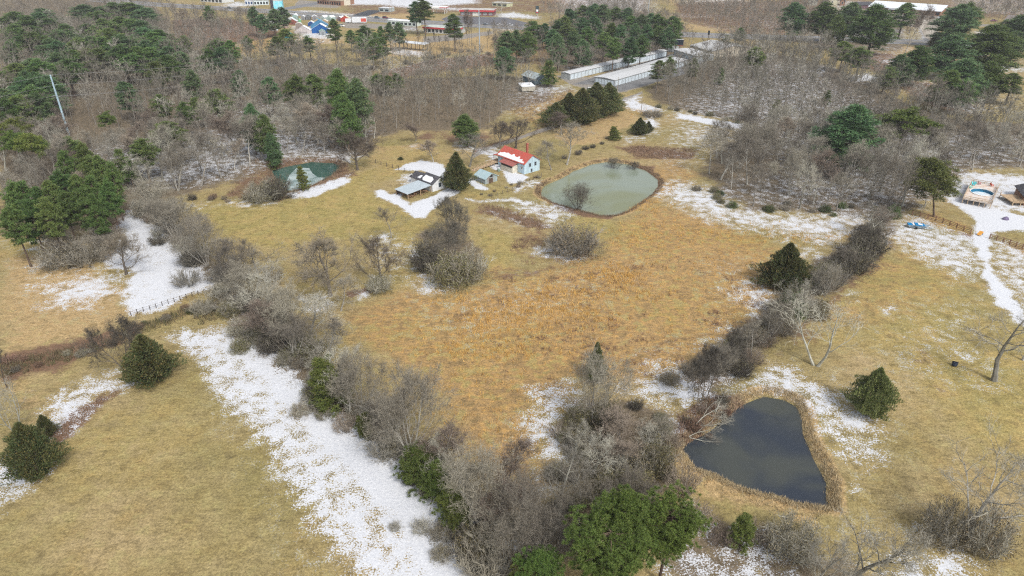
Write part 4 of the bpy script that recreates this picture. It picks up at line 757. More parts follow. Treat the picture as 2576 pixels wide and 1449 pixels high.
along("345,505 400,570 470,640 560,730", 34, 4.5, MIXB, (3, 5.5), 'grey-brown shrub in the far part of the left fencerow', 'shrubs of the far left fencerow')
along("570,735 660,840 740,915", 32, 6, MIXB+['busho0', 'busho1'], (2.5, 5), 'shrub in the left fencerow between the ditch and the bright young pine', 'shrubs of the middle left fencerow')
along("740,925 850,1045 960,1125 1050,1200", 30, 5, MIXB+['busho0', 'busho1'], (2, 4.2), 'shrub in the left fencerow around the great fan-shaped tree', 'shrubs around the great fan-shaped tree')
along("1090,1240 1160,1340 1240,1440", 24, 5, ['bushg0', 'busho0', 'busho1', 'bushp0', 'busho0'], (1.6, 3.4), 'shrub at the near end of the left fencerow', 'shrubs of the near left fencerow')
along("2235,545 2140,640 2050,735", 28, 2.8, MIXB+['busho0'], (2.6, 4.8), 'shrub in the far half of the right fencerow', 'shrubs of the far right fencerow')
along("2010,760 1920,860 1830,905 1730,955", 30, 3.2, MIXB+['busho1', 'busho0'], (2.4, 4.6), 'shrub in the near half of the right fencerow', 'shrubs of the near right fencerow')
along("1460,1090 1500,1180 1440,1280 1350,1380", 26, 5, ['busho0', 'busho1', 'bushg0', 'bushd0', 'bushp0', 'bushg1'], (1.5, 3.2), 'shrub in the thicket between the golden field and the foreground pines', 'shrubs of the thicket by the foreground pines')
along("1560,1060 1640,1060 1650,1180 1560,1230", 16, 4, ['busho0', 'bushg1', 'bushd0', 'bushg0'], (1.3, 2.8), 'shrub in the thicket left of the dark pond', 'shrubs of the thicket by the dark pond')
along("1700,1050 1750,1085 1810,1045 1850,1015", 14, 2.5, ['bushg1', 'brush0', 'bushd0'], (1, 2.2), 'red-brown bush overhanging the upper bank of the dark pond', 'red-brown bushes on the dark pond bank')
along("0,925 120,905 230,880 330,840 430,800 550,745", 34, 2.6, ['brush0', 'brush0', 'bushd0', 'busho1', 'bushgr0'], (.9, 1.9), 'low brown bush along the ditch at far left', 'low bushes along the left ditch')
along("380,520 480,505 600,500 700,495", 16, 4, ['bushg1', 'bushg0', 'brush0', 'bushd0'], (1.2, 2.6), 'brown shrub at the edge between the snowy wood and the yellow field', 'shrubs under the snowy wood')
along("1420,400 1500,365 1545,345", 12, 2, ['bushg0', 'busho1', 'bushd0'], (1.2, 2.4), 'grey shrub in the short hedge above the green pond', 'shrubs of the hedge above the green pond')
along("1290,480 1330,455 1365,440", 8, 1.2, ['bushg0', 'bushg1'], (.8, 1.6), 'twiggy shrub along the wire fence by the green pond', 'shrubs by the green pond fence')
along("1190,492 1230,492 1270,470 1290,462", 8, 1, ['bushg0', 'brush0', 'busho1'], (.6, 1.3), 'low scrub bush around the small blue shed', 'scrub by the small blue shed')
along("1760,470 1850,520 1980,532 2120,535 2230,530", 26, 4, ['busho1', 'busho0', 'bushg0', 'bushgr0', 'bushd0'], (1.2, 2.6), 'olive shrub along the front edge of the right wood', 'shrubs along the front of the right wood')
along("1650,270 1720,282 1790,295 1880,310", 14, 3, ['busho0', 'bushgr0', 'bushd0', 'busho1'], (1.2, 2.5), 'evergreen shrub along the far snow strip', 'shrubs along the far snow strip')
along("1000,165 1080,150 1180,130 1240,140", 20, 5, ['bushg1', 'bushg0', 'bushd0'], (1.6, 3), 'brown thicket shrub under the row of slender trunks', 'shrubs under the slender trunks')

# ------------------------------------------------------------------ the woods: the nearest trees one by one, the far rest as one mass
W_LEFT = XY("0,100 300,70 470,120 560,150 700,150 860,165 1000,170 1000,180 940,205 1100,170 1250,190 1400,195 1390,235 1330,245 1270,280 1230,325 1100,320 1000,328 950,350 900,395 850,390 700,390 640,420 500,470 430,492 330,480 250,520 120,560 0,560")
W_GAP = [XY("110,328 340,325 360,395 130,405"), XY("560,120 720,90 740,112 560,150"), XY("930,185 1080,150 1250,140 1250,172 1080,185 960,215"), XY("1280,265 1330,235 1440,220 1440,250 1400,320 1290,310"), XY(POND_LEFT), XY("1190,392 1400,312 1560,250 1560,262 1400,325 1195,402"), XY("0,600 240,560 340,500 345,530 240,600 0,640")]
W_RIGHT = XY("1640,240 1668,222 1712,196 1765,168 1800,150 1850,118 1950,112 2060,128 2150,180 2230,245 2330,285 2450,310 2620,330 2650,420 2440,428 2400,440 2330,520 2235,538 2150,538 1990,528 1885,518 1845,488 1775,440 1785,395 1865,355 1885,312 1760,285 1680,270")
W_BACK = XY("1385,95 1470,40 1560,35 1700,60 1715,110 1640,150 1500,185 1400,185")
W_SCRUB = [XY("440,40 560,40 700,66 700,84 560,118 440,118"), XY("1700,10 2080,-5 2080,80 1860,82 1720,50"), XY("0,-20 420,-20 440,60 420,120 0,130"), XY("1590,10 1700,20 1800,0 1800,-20 1600,-20"), XY("1470,-20 1600,-20 1600,28 1480,32"), XY("2390,-25 2700,-25 2700,50 2520,40 2400,22"), XY("2000,-25 2400,-25 2400,-4 2000,0"), XY("2060,50 2290,75 2290,108 2080,100"), XY("2290,60 2420,60 2420,120 2380,120"), XY("2440,40 2650,40 2650,60 2440,58"), XY("1240,92 1400,100 1400,150 1250,165"), XY("1360,30 1440,30 1460,60 1370,50"), XY("1640,70 1720,90 1740,120 1650,130")]
def sample(poly, gap_m, n_try, jig=.0, avoid=()):
    q = np.array(poly); lo, hi = q.min(0), q.max(0); cell = {}; out = []
    def near(x, y):
        cx, cy = int(x//gap_m), int(y//gap_m)
        return any((x-a)**2+(y-b)**2 < gap_m**2 for i in (-1, 0, 1) for j in (-1, 0, 1) for a, b in cell.get((cx+i, cy+j), ()))
    for _ in range(n_try):
        x, y = random.uniform(lo[0], hi[0]), random.uniform(lo[1], hi[1])
        if not in_poly((x, y), poly) or any(in_poly((x, y), g) for g in avoid) or near(x, y): continue
        cell.setdefault((int(x//gap_m), int(y//gap_m)), []).append((x, y)); out.append((x, y))
    return out
hand = [(x, y) for x, y, r in ALL if y > 170]
def clear(x, y, d): return all((x-a)**2+(y-b)**2 > d*d for a, b in hand)
pool = []
for x, y in sample(W_LEFT, 5.9, 9000, avoid=W_GAP): pool.append((x, y, 'left'))
for x, y in sample(W_RIGHT, 5.5, 9000): pool.append((x, y, 'right'))
pool = [q for q in pool if clear(q[0], q[1], 2.0)]
pool.sort(key=lambda q: q[1] + abs(q[0])*.15)
n_own = 300 - sum(1 for o in C.objects if o.name.startswith('bare_tree')) - 2
own, rest = pool[:n_own], pool[n_own:]
def wood_key(side):
    r = random.random()
    if side == 'left': return random.choice(['wood0', 'wood1', 'wood2', 'wood3', 'wood4', 'pale0', 'pale1']) if r < .8 else random.choice(['pinkw0', 'pinkw1', 'fan0'])
    return random.choice(['wood0', 'wood1', 'wood2', 'wood3', 'pale0', 'pale2', 'fan1']) if r < .85 else random.choice(['pinkw2', 'oak1'])
for x, y, side in own:
    lab = {'left': ('grey bare tree in the snowy wood behind the left pond', 'trees of the snowy left wood'), 'right': ('grey bare tree in the wood right of the green pond', 'trees of the right wood')}[side]
    if side == 'left' and x < P(300, 400).x: lab = ('grey bare tree among the pines at the left edge', 'bare trees among the left edge pines')
    if side == 'right' and x > P(2330, 420).x: lab = ('grey bare tree in the strip of wood behind the pool deck', 'trees behind the pool deck')
    h = random.uniform(10, 16)
    plant(wood_key(side), x, y, h, lab[0], lab[1], wide=h*random.uniform(.45, .7))

FAR = [bare_tree(700+i, 10, [.95, 1.05, 1.15, .85, .7][i], 6, .3, 1, (.55, 1.1), .06, 1.0, .15, .034, 1, 0, .22) for i in range(5)]
def mass(name, items, label, cat, mats):
    """one mesh holding many far trees: items are (x, y, h, width factor, variant)"""
    Vs, Fs, Ms, o = [], [], [], 0
    arr = [[(np.array(g.V, np.float32), np.array(g.F, np.int32)) for g in tk] for tk in FAR]
    for x, y, h, wf, v, mi in items:
        a = random.uniform(0, 6.28); c_, s_ = math.cos(a)*wf*h/10, math.sin(a)*wf*h/10
        for part, (V, F) in enumerate(arr[v]):
            Vs.append(np.stack([V[:, 0]*c_-V[:, 1]*s_+x, V[:, 0]*s_+V[:, 1]*c_+y, V[:, 2]*h/10], 1)); Fs.append(F+o); o += len(V); Ms.append(np.full(len(F), 0 if part == 0 else mi, np.int32))
    me = mesh_np(name, np.concatenate(Vs), np.concatenate(Fs), mats); me.polygons.foreach_set('material_index', np.concatenate(Ms))
    ob = bpy.data.objects.new(name, me); link(ob); return tag(ob, label, cat, kind='stuff')
def mbark(name, c1, c2):
    m, t, b = nodes_of(name, .95, .05); n = N(t); p = n.pos(); n.put(b.inputs['Base Color'], n.mix(n.nz(p, .09, 3), c1, c2)); return m
FM = [mbark('far_bark', (.25, .23, .20), (.18, .165, .145)), mbark('far_twigs', (0.209, 0.197, 0.160), (0.131, 0.121, 0.097)), mbark('far_pink_twigs', (0.230, 0.201, 0.164), (0.156, 0.135, 0.111)), mbark('far_pale_twigs', (0.344, 0.328, 0.279), (0.262, 0.246, 0.205))]
it = [(x, y, random.uniform(9, 17), random.uniform(.65, .95), random.randrange(5) if x < 60 else random.choice([3, 4, 4, 0]), random.choice([1, 1, 1, 2, 3])) for x, y, sd_ in rest]
mass('distant_woods', it, 'grey leafless woods filling the middle distance behind the fields', 'woods', FM)
it = [(x, y, random.uniform(8, 13), random.uniform(.8, 1.1), random.randrange(4), random.choice([1, 2, 2])) for x, y in sample(W_BACK, 5.5, 5000)]
for g in W_SCRUB: it += [(x, y, random.uniform(5, 13), random.uniform(.7, 1.05), random.randrange(4), random.choice([1, 2, 2])) for x, y in sample(g, 6.5, 4000)]
it = [q for q in it if not (q[1] > 430 and in_poly(q[:2], grow_poly(offs(HW, 14) + offs(HW, -14)[::-1], 0)))]
mass('distant_woods', it, 'pinkish leafless scrub woods along the highway at the top', 'woods', FM)

# ------------------------------------------------------------------ ground cover that nobody could count
def tufts(name, spots, label, cat, mat, blades, hh, ww, spread):
    """spots: (n,2) points; every one a tuft of thin upright blades"""
    r = np.random.default_rng(len(spots)); S = np.repeat(np.asarray(spots), blades, 0); n_ = len(S)
    S = S + r.normal(0, spread, (n_, 2)); z = np.array([gz(*q) for q in S]); a = r.uniform(0, 6.283, n_); h = r.uniform(*hh, n_); w_ = r.uniform(*ww, n_)
    b0 = np.stack([S[:, 0]-np.cos(a)*w_, S[:, 1]-np.sin(a)*w_, z-.05], 1); b1 = np.stack([S[:, 0]+np.cos(a)*w_, S[:, 1]+np.sin(a)*w_, z-.05], 1)
    tp = np.stack([S[:, 0]+r.normal(0, .3, n_)*h, S[:, 1]+r.normal(0, .3, n_)*h, z+h], 1)
    V = np.stack([b0, b1, tp], 1).reshape(-1, 3); o = bpy.data.objects.new(name, mesh_np(name, V, np.arange(len(V)).reshape(-1, 3), [mat])); link(o); return tag(o, label, cat, kind='stuff')
def clusters(cs, k):
    """cs: grid x, y, half-length, half-width in metres, count factor"""
    r = np.random.default_rng(k); out = []
    for cx, cy, rx, ry, n_ in cs:
        p = P(cx, cy); out.append(np.stack([p.x + r.normal(0, rx, n_), p.y + r.normal(0, ry, n_)], 1))
    return np.concatenate(out)
gs = clusters([(1555, 690, 3.5, 2.6, 150), (1565, 708, 2.6, 2, 80), (1490, 700, 4, 2, 30), (1455, 745, 3, 2, 60), (1385, 720, 2, 1.5, 25), (1370, 735, 2, 1.5, 35), (1410, 770, 4, 1.5, 70), (1500, 735, 3, 1.5, 45), (1395, 795, 6, 2, 90), (1330, 760, 5, 2, 70), (1285, 790, 6, 3, 110), (1230, 810, 4, 3, 90), (1220, 820, 3, 3, 60), (1320, 880, 4, 2, 60), (1220, 890, 4, 2, 60), (1140, 880, 3, 2, 50), (1510, 800, 3, 2, 60), (1390, 830, 6, 2, 80), (1610, 740, 3, 2, 50), (1185, 750, 4, 1.5, 40), (1120, 755, 3, 1.5, 20), (1080, 840, 6, 4, 30), (1300, 860, 9, 4, 70), (1250, 1000, 8, 6, 60), (1210, 1060, 6, 6, 60), (1700, 570, 8, 4, 90), (1620, 520, 6, 3, 120), (1900, 590, 10, 3, 90), (2060, 600, 8, 2, 70), (1750, 620, 12, 6, 60), (1640, 660, 12, 5, 40), (1590, 600, 7, 3, 80), (1800, 700, 12, 8, 60), (1450, 900, 10, 5, 50), (1760, 800, 8, 6, 50), (1360, 1110, 5, 6, 50), (1620, 283, 4, 3, 50), (1590, 277, 5, 3, 30)], 3)
tufts('orange_grass', gs, 'scattered orange broomsedge clumps in the golden field', 'grass', GOLDG, 8, (.3, .85), (.025, .055), .25)
r_ = np.random.default_rng(8); cs = [(1130 + 800*a, 640 + 330*b_, 1.2, .9, int(4 + 12*c)) for a, b_, c in r_.random((90, 3)) if 700 + 300*abs(a-.5) < 640 + 330*b_ + 120]
tufts('dry_weeds', clusters([q for q in cs if q[0] > 1150 + max(0, (q[1]-800)*.7)], 5), 'small brown weed clumps dotted over the golden field', 'weeds', BRUSH, 8, (.3, .9), (.02, .05), .22)
def fill(polys, dens, seed, keep=1.0):
    r = np.random.default_rng(seed); out = []
    for s in polys:
        poly = np.array(XY(s) if isinstance(s, str) else s); lo, hi = poly.min(0), poly.max(0); n_ = int((hi-lo).prod()*dens)
        p = lo + r.random((n_, 2))*(hi-lo); out.append(p[poly_sd(p, poly) > 0])
    return np.concatenate(out)
tufts('dry_weeds', fill(["1200,515 1260,520 1340,548 1390,572 1360,582 1290,560 1210,535", "1560,372 1620,368 1760,378 1740,402 1600,397", "1285,630 1300,600 1380,600 1370,620", "130,1080 230,1010 300,978 312,990 230,1037 150,1112"], 3.0, 1), 'dark reddish dry weeds in strips by the fields', 'weeds', BRUSH, 6, (.4, 1.2), (.02, .05), .25)
tufts('dry_weeds', fill(["940,205 1080,155 1240,140 1240,170 1080,185", "1290,305 1285,268 1330,240 1440,222 1410,320", "1700,8 2080,-5 2080,82 1860,82 1720,45", "440,60 560,45 700,70 700,84 560,118 440,118", "640,400 860,398 900,440 700,510 560,505"], .5, 2), 'tall brown weeds in the clearings among the woods', 'weeds', BRUSH, 6, (.5, 1.5), (.03, .07), .4)
tufts('undergrowth', fill([W_LEFT, W_RIGHT], .22, 4), 'low brown undergrowth on the floor of the bare woods', 'undergrowth', mbark('undergrowth_stems', (0.164, 0.148, 0.107), (0.090, 0.082, 0.061)), 7, (.4, 1.6), (.02, .05), .5)
tufts('hedge_undergrowth', fill(["345,510 405,560 480,640 570,735 600,730 560,660 480,590 400,530", "570,735 660,840 740,920 850,1045 960,1125 1050,1205 1090,1190 980,1060 880,970 780,870 660,750", "1050,1205 1160,1340 1240,1449 1400,1449 1430,1330 1300,1250 1180,1180 1090,1160", "2240,545 2140,650 2050,740 1920,865 1830,910 1740,955 1720,935 1850,850 1960,760 2080,650 2210,545", "1440,1090 1500,1010 1640,1060 1690,1130 1640,1250 1500,1340 1400,1400 1380,1330 1450,1230"], 1.2, 21), 'olive and brown undergrowth below the fencerows', 'undergrowth', leafm('hedge_stems', (.19, .175, .085), (.16, .125, .075), (.24, .20, .11)), 9, (.25, .95), (.02, .05), .35)
tufts('ditch_brush', fill(["0,905 120,890 230,868 330,828 430,790 550,740 560,752 430,815 330,852 230,892 120,925 0,955", "480,775 560,745 580,790 500,820"], 2.2, 22), 'brown and green brush along the left ditch', 'brush', leafm('ditch_stems', (.16, .12, .075), (.12, .13, .055), (.20, .15, .09)), 9, (.4, 1.3), (.03, .07), .3)
tufts('pond_brush', fill(["1700,1060 1720,1040 1770,1010 1850,1000 1870,1015 1820,1055 1770,1088 1730,1115 1705,1110"], 4.0, 23), 'red-brown brush tangled on the upper bank of the dark pond', 'brush', BRUSH, 7, (.5, 1.5), (.02, .05), .3)
def rim(s, lo, hi, n_, seed):
    poly = np.array(XY(s, PZ)); r = np.random.default_rng(seed); k = r.integers(0, len(poly), n_); t_ = r.random((n_, 1)); a, b = poly[k], np.roll(poly, -1, 0)[k]; p = a+(b-a)*t_
    c = poly.mean(0); d = (p-c)/np.linalg.norm(p-c, axis=1)[:, None]; return p + d*r.uniform(lo, hi, (n_, 1))
tufts('pond_reeds', np.concatenate([rim(POND_NEAR, .1, 2.0, 2400, 1), fill(["1690,1180 1760,1195 1900,1245 2080,1285 2060,1315 1880,1268 1700,1212"], 3.0, 9)]), 'straw coloured reeds along the banks of the dark pond', 'reeds', REED, 7, (.2, .6), (.02, .05), .2)
tufts('pond_reeds', np.concatenate([rim(POND_MID, .2, 1.8, 1300, 2), rim(POND_LEFT, 0, 2, 700, 3)]), 'brown reeds along the banks of the two farther ponds', 'reeds', BRUSH, 7, (.25, .7), (.02, .05), .22)
# ------------------------------------------------------------------ buildings, vehicles and the like
class MB:
    def __init__(s): s.V = []; s.F = []
    def poly(s, pts):
        i = len(s.V); s.V += [tuple(p) for p in pts]; s.F.append(tuple(range(i, i+len(pts)))); return s
    def box(s, x0, y0, z0, x1, y1, z1):
        i = len(s.V); s.V += [(x, y, z) for z in (z0, z1) for x, y in ((x0, y0), (x1, y0), (x1, y1), (x0, y1))]
        s.F += [tuple(i+k for k in f) for f in ((0, 3, 2, 1), (4, 5, 6, 7), (0, 1, 5, 4), (1, 2, 6, 5), (2, 3, 7, 6), (3, 0, 4, 7))]; return s
    def slab(s, pts, th):
        """a sheet with thickness th downwards"""
        n = len(pts); i = len(s.V); s.V += [tuple(p) for p in pts] + [(p[0], p[1], p[2]-th) for p in pts]
        s.F += [tuple(i+k for k in range(n)), tuple(i+n+k for k in range(n-1, -1, -1))] + [(i+k, i+n+k, i+n+(k+1) % n, i+(k+1) % n) for k in range(n)]; return s
    def rod(s, p, q, r, k=6, r2=None):
        p, q = Vector(p), Vector(q); d = (q-p).normalized(); x = d.orthogonal().normalized(); y = d.cross(x); i = len(s.V)
        for c, rr in ((p, r), (q, r if r2 is None else r2)): s.V += [tuple(c + (x*math.cos(6.2832*j/k) + y*math.sin(6.2832*j/k))*rr) for j in range(k)]
        s.F += [(i+j, i+(j+1) % k, i+k+(j+1) % k, i+k+j) for j in range(k)] + [tuple(i+j for j in range(k-1, -1, -1)), tuple(i+k+j for j in range(k))]; return s
    def build(s, name, mat, parent=None, bev=0.0):
        me = bpy.data.meshes.new(name); me.from_pydata(s.V, [], s.F); bm = bmesh.new(); bm.from_mesh(me)
        bmesh.ops.recalc_face_normals(bm, faces=bm.faces[:])
        if bev: bmesh.ops.bevel(bm, geom=bm.edges[:], offset=bev, segments=2, affect='EDGES', profile=.6)
        bm.to_mesh(me); bm.free(); me.materials.append(mat); return link(bpy.data.objects.new(name, me), parent)
def frame(c, b, a):
    """near corner, end of the short side, end of the long side (grid points) -> place, turn, width, length"""
    c, b, a = P(*c), P(*b), P(*a); L = (a-c).length; W = (b-c).length
    d = (a-c).normalized(); rz = math.atan2(d.y, d.x) - math.pi/2
    return (c.x, c.y, gz(c.x, c.y)), rz, W, L
def tin(name, col, **k): return surf(name, col, .5, .4, .12, .4, streak=True, **k)
WALLW = surf('white_siding', (.66, .68, .70), .7, .3, .06, .6); GLASS = surf('window_glass', (.03, .04, .05), .12, .5, .2); TRIM = surf('white_trim', (.75, .75, .73), .6); SNOWM = surf('roof_snow', (.74, .76, .79), .9, .1, .05, 2.0, bump=.3)
WOOD = surf('weathered_wood', (.30, .22, .15), .9, .1, .2, 2.5); WOODL = surf('new_wood', (.46, .34, .22), .85, .1, .15, 2.5); DARKW = surf('dark_wood', (.12, .085, .065), .9, .1, .2, 2.0)
STEEL = surf('galvanised_steel', (.36, .42, .47), .5, .4, .08, .3); RUST = surf('rusty_red', (.22, .09, .06), .8, .2, .25, 1.5); BRICK = surf('brown_brick', (.30, .17, .115), .9, .1, .2, 3.0)
def ribbed(name, col, step=.45, rough=.45, col2=None):
    if name in MATS: return MATS[name]
    m, t, b = nodes_of(name, rough, .4); n = N(t); o = n.obj()
    wv = n.new('ShaderNodeTexWave', wave_type='BANDS', bands_direction='Y'); n.put(wv.inputs['Vector'], o); wv.inputs['Scale'].default_value = 1/step/6.283*6.283/2; wv.inputs['Distortion'].default_value = 0
    c = n.mix(n.nz(o, .5, 4), col, col2 or tuple(q*.82 for q in col)); n.put(b.inputs['Base Color'], n.mix(n.ramp(wv.outputs['Fac'], .8, 1.0), c, tuple(q*.8 for q in col)))
    n.put(b.inputs['Normal'], n.bump(wv.outputs['Fac'], .4, .05)); MATS[name] = m; return m
def gable(root, W, L, eave, ridge, wall, roof, over=.35, th=.14, name='wall'):
    """walls with gables over the short sides and a two-sided roof along y"""
    m = MB(); z0 = -.3
    m.poly([(0, 0, z0), (W, 0, z0), (W, 0, eave), (W/2, 0, ridge), (0, 0, eave)]); m.poly([(0, L, z0), (W, L, z0), (W, L, eave), (W/2, L, ridge), (0, L, eave)])
    m.poly([(0, 0, z0), (0, L, z0), (0, L, eave), (0, 0, eave)]); m.poly([(W, 0, z0), (W, L, z0), (W, L, eave), (W, 0, eave)]); w_ = m.build(name, wall, root)
    k = (ridge-eave)/(W/2); r = MB()
    for sg in (0, 1):
        xe = -over if sg == 0 else W+over; ze = eave-k*over+.1
        r.slab([(xe, -over, ze), (xe, L+over, ze), (W/2, L+over, ridge+.1), (W/2, -over, ridge+.1)], th)
    return w_, r.build('roof', roof, root)
def window(root, face, u, z, w=.8, h=1.1, W=0, L=0, frame_mat=None):
    """a framed window on the wall face 'y0', 'x0', 'x1' of a building at distance u along it"""
    f, g = MB(), MB(); a, b, c, d = u-w/2, u+w/2, z-h/2, z+h/2; t_ = .09
    def put(m, u0, u1, z0, z1, dep):
        if face == 'y0': m.box(u0, -dep, z0, u1, -.004, z1)
        elif face == 'x0': m.box(-dep, u0, z0, -.004, u1, z1)
        else: m.box(W+.004, u0, z0, W+dep, u1, z1)
    put(f, a-t_, b+t_, d, d+t_, .08); put(f, a-t_, b+t_, c-t_, c, .10); put(f, a-t_, a, c, d, .08); put(f, b, b+t_, c, d, .08); put(f, a, b, (c+d)/2-.03, (c+d)/2+.03, .06)
    fr = f.build('window', frame_mat or TRIM, root); put(g, a, b, c, d, .03); g.build('pane', GLASS, fr); return fr
def roof_snow(roof, W, L, eave, ridge, poly, th=.09):
    """snow lying on the x = 0 slope: poly of (y, share of the way up)"""
    k = (ridge-eave)/(W/2); pts = []
    for y_, s_ in poly: x_ = -.3 + s_*(W/2+.3); pts.append((x_, y_, eave + k*x_ + .11 + th))
    MB().slab(pts, th-.005).build('roof_snow', SNOWM, roof)

# --- the red roofed house
loc, rz, W, L = frame((1319, 439), (1355, 427.3), (1253, 414.3))
h = empty('farm_house', loc, rz, 'pale blue farmhouse with a red metal roof half covered in snow', 'house')
BLUEW = surf('pale_blue_siding', (.44, .58, .66), .75, .25, .08, 1.0, streak=True); REDR = ribbed('red_roof', (.50, .085, .06), .6, .45, (.40, .10, .07)); CREAM = surf('cream_boards', (.60, .56, .46), .8, .2, .1, 1.2)
wl, rf = gable(h, W, L, 3.5, 5.6, BLUEW, REDR, .4)
roof_snow(rf, W, L, 3.5, 5.6, [(.4, 0.02), (.5, 0.17), (1.4, 0.16), (1.8, 0.33), (2.4, 0.27), (3.3, 0.31), (3.5, 0.48), (4.0, 0.47), (4.4, 0.33), (5.6, 0.37), (6.2, 0.51), (6.8, 0.50), (7.2, 0.36), (8.4, 0.41), (9.2, 0.47), (10.0, 0.39), (10.8, 0.41), (11.8, 0.28), (12.3, 0.31), (12.7, 0.08), (12.6, 0.02)])
for u, z, w_, hh in ((2.3, 2.6, .7, 1.0), (4.6, 2.6, .7, 1.0), (3.0, .75, .55, .9)): window(h, 'y0', u, z, w_, hh, W, L, surf('dark_trim', (.22, .26, .30)))
window(h, 'x0', 10.6, 2.0, .8, 1.2, W, L); window(h, 'x0', 1.1, 1.9, .6, .9, W, L)
pr = MB(); pr.box(-2.1, 3.2, -.3, -.004, 9.0, 2.35).build('porch', CREAM, h)
q = MB(); q.slab([(-2.5, 2.8, 2.45), (-2.5, 9.4, 2.45), (.05, 9.4, 3.15), (.05, 2.8, 3.15)], .12).build('porch_roof', ribbed('faded_red_roof', (.36, .12, .10), .6, .5), h)
q = MB(); q.box(-2.14, 3.5, 1.55, -2.104, 8.7, 2.15).build('porch_screen', surf('dark_screen', (.06, .05, .05)), h)
d_ = MB(); d_.box(-1.5, 9.004, .1, -.7, 9.06, 2.0).build('door', surf('white_door', (.62, .62, .60)), h)
st = MB()
for k in range(4): st.box(-1.7, 9.08+k*.28, -.2, -.5, 9.36+k*.28, .55-.15*k)
st.build('steps', surf('grey_concrete', (.38, .37, .35)), h)
ch = MB(); ch.box(W+.45, L*.5, -.3, W+1.0, L*.5+.55, 7.0).box(W+.38, L*.5-.07, 6.75, W+1.07, L*.5+.62, 7.05); ch.build('chimney', surf('red_brick', (.42, .15, .11), .9, .1, .2, 3.0), h)
q = MB(); q.slab([(.3, L+.1, 3.0), (.3, L+3.0, 2.6), (4.4, L+3.0, 2.6), (4.4, L+.1, 3.0)], .1).build('side_porch_roof', REDR, h)
q = MB()
for x_ in (.5, 4.2): q.box(x_-.06, L+2.8, -.2, x_+.06, L+2.92, 2.55)
q.build('porch_posts', TRIM, h)
q = MB(); q.box(-1.6, L+.05, .75, 4.4, L+3.0, .9).build('porch_deck', WOODL, h)
rr = empty('wheelchair_ramp', loc, rz, 'tan wooden ramp with handrails leading down from the red roofed house', 'ramp')
q = MB(); q.slab([(-1.7, L-.2, .85), (-1.7, L+1.4, .85), (-10.2, L+1.4, .1), (-10.2, L-.2, .1)], .12).build('ramp_boards', WOODL, rr)
for yy in (L-.2, L+1.4):
    q = MB(); q.rod((-1.7, yy, 1.75), (-10.2, yy, 1.0), .05, 4); q.rod((-1.7, yy, 1.3), (-10.2, yy, .55), .04, 4)
    for k in range(7): x_ = -1.7-k*8.5/6; q.box(x_-.05, yy-.05, -.2, x_+.05, yy+.05, 1.75-k*.125)
    q.build('handrail', WOODL, rr)
# --- the white cottage with its lean-to
loc, rz, W, L = frame((1088.5, 483), (1121.7, 470.2), (1058, 471))
ct = empty('white_cottage', loc, rz, 'white cottage with a dark shingle roof patched with snow', 'cottage'); SHING = surf('dark_shingles', (.085, .085, .095), .9, .1, .25, 2.5)
wl, rf = gable(ct, W, L, 2.4, 3.9, WALLW, SHING, .3)
roof_snow(rf, W, L, 2.4, 3.9, [(.9, .12), (.9, .5), (1.5, .62), (2.2, .72), (3.0, .66), (L-.6, .7), (L-.5, .3), (L-1.2, .1)])
window(ct, 'y0', W*.5, 1.5, .75, 1.1, W, L, surf('dark_trim', (.22, .26, .30)))
q = MB(); z2 = 2.0
m = MB(); x0, x1, y0, y1 = .5, W-.6, L+.004, L+5.2
m.poly([(x0, y1, -.3), (x1, y1, -.3), (x1, y1, 2.1), ((x0+x1)/2, y1, 3.1), (x0, y1, 2.1)]); m.poly([(x0, y0, -.3), (x0, y1, -.3), (x0, y1, 2.1), (x0, y0, 2.1)]); m.poly([(x1, y0, -.3), (x1, y1, -.3), (x1, y1, 2.1), (x1, y0, 2.1)]); m.build('back_wing', WALLW, ct)
r = MB()
for xe, ze in ((x0-.3, 2.0), (x1+.3, 2.0)): r.slab([(xe, y0+.3, ze), (xe, y1+.3, ze), ((x0+x1)/2, y1+.3, 3.2), ((x0+x1)/2, y0+.3, 3.2)], .12)
r2 = r.build('wing_roof', SHING, ct); MB().slab([(x0+.1, y0+.5, 2.4), (x0+.2, y0+2.2, 2.44), (x0+1.2, y0+1.6, 2.98), (x0+1.3, y0+.5, 3.04)], .05).build('roof_snow', SNOWM, r2)
q = MB(); q.rod((x0+.3, y1-.6, 2.2), (x0+.2, y1-.6, 2.9), .03, 5)
for k in range(10):
    a, b_ = 6.283*k/10, 6.283*(k+1)/10; q.poly([(x0+.1, y1-.6, 2.95), (x0-.05, y1-.6+.32*math.cos(a), 2.95+.32*math.sin(a)), (x0-.05, y1-.6+.32*math.cos(b_), 2.95+.32*math.sin(b_))])
q.build('satellite_dish', TRIM, ct)
D_ = (P(1034, 505)-P(1088.5, 483)).length
ws = empty('woodshed', loc, rz, 'open fronted woodshed with a sloping silver metal roof against the cottage', 'shed')
MB().slab([(-.42, -.2, 2.25), (-.42, L+.3, 2.25), (-D_-.3, L+.3, 1.75), (-D_-.3, -.2, 1.75)], .07).build('roof', ribbed('silver_roof', (.46, .53, .57), .8, .35), ws)
for x_ in (-D_, -D_*.5, -.6):
    for y_ in (0, L): MB().box(x_-.07, y_-.07, -.2, x_+.07, y_+.07, 1.95+.4*(x_+D_)/D_*.5-.22).build('post', WOODL, ws)
MB().box(-D_, L+.08, -.2, -.5, L+.14, 1.66).build('back_wall', DARKW, ws)
random.seed(5); q = MB()
for k in range(120):
    x_ = random.uniform(-D_+.3, -.9); y_ = random.uniform(.3, L-.4); z_ = random.uniform(.05, 1.2); a = random.uniform(-.4, .4); q.rod((x_-.25*math.sin(a), y_-.25, z_), (x_+.25*math.sin(a), y_+.25, z_), random.uniform(.08, .15), 6)
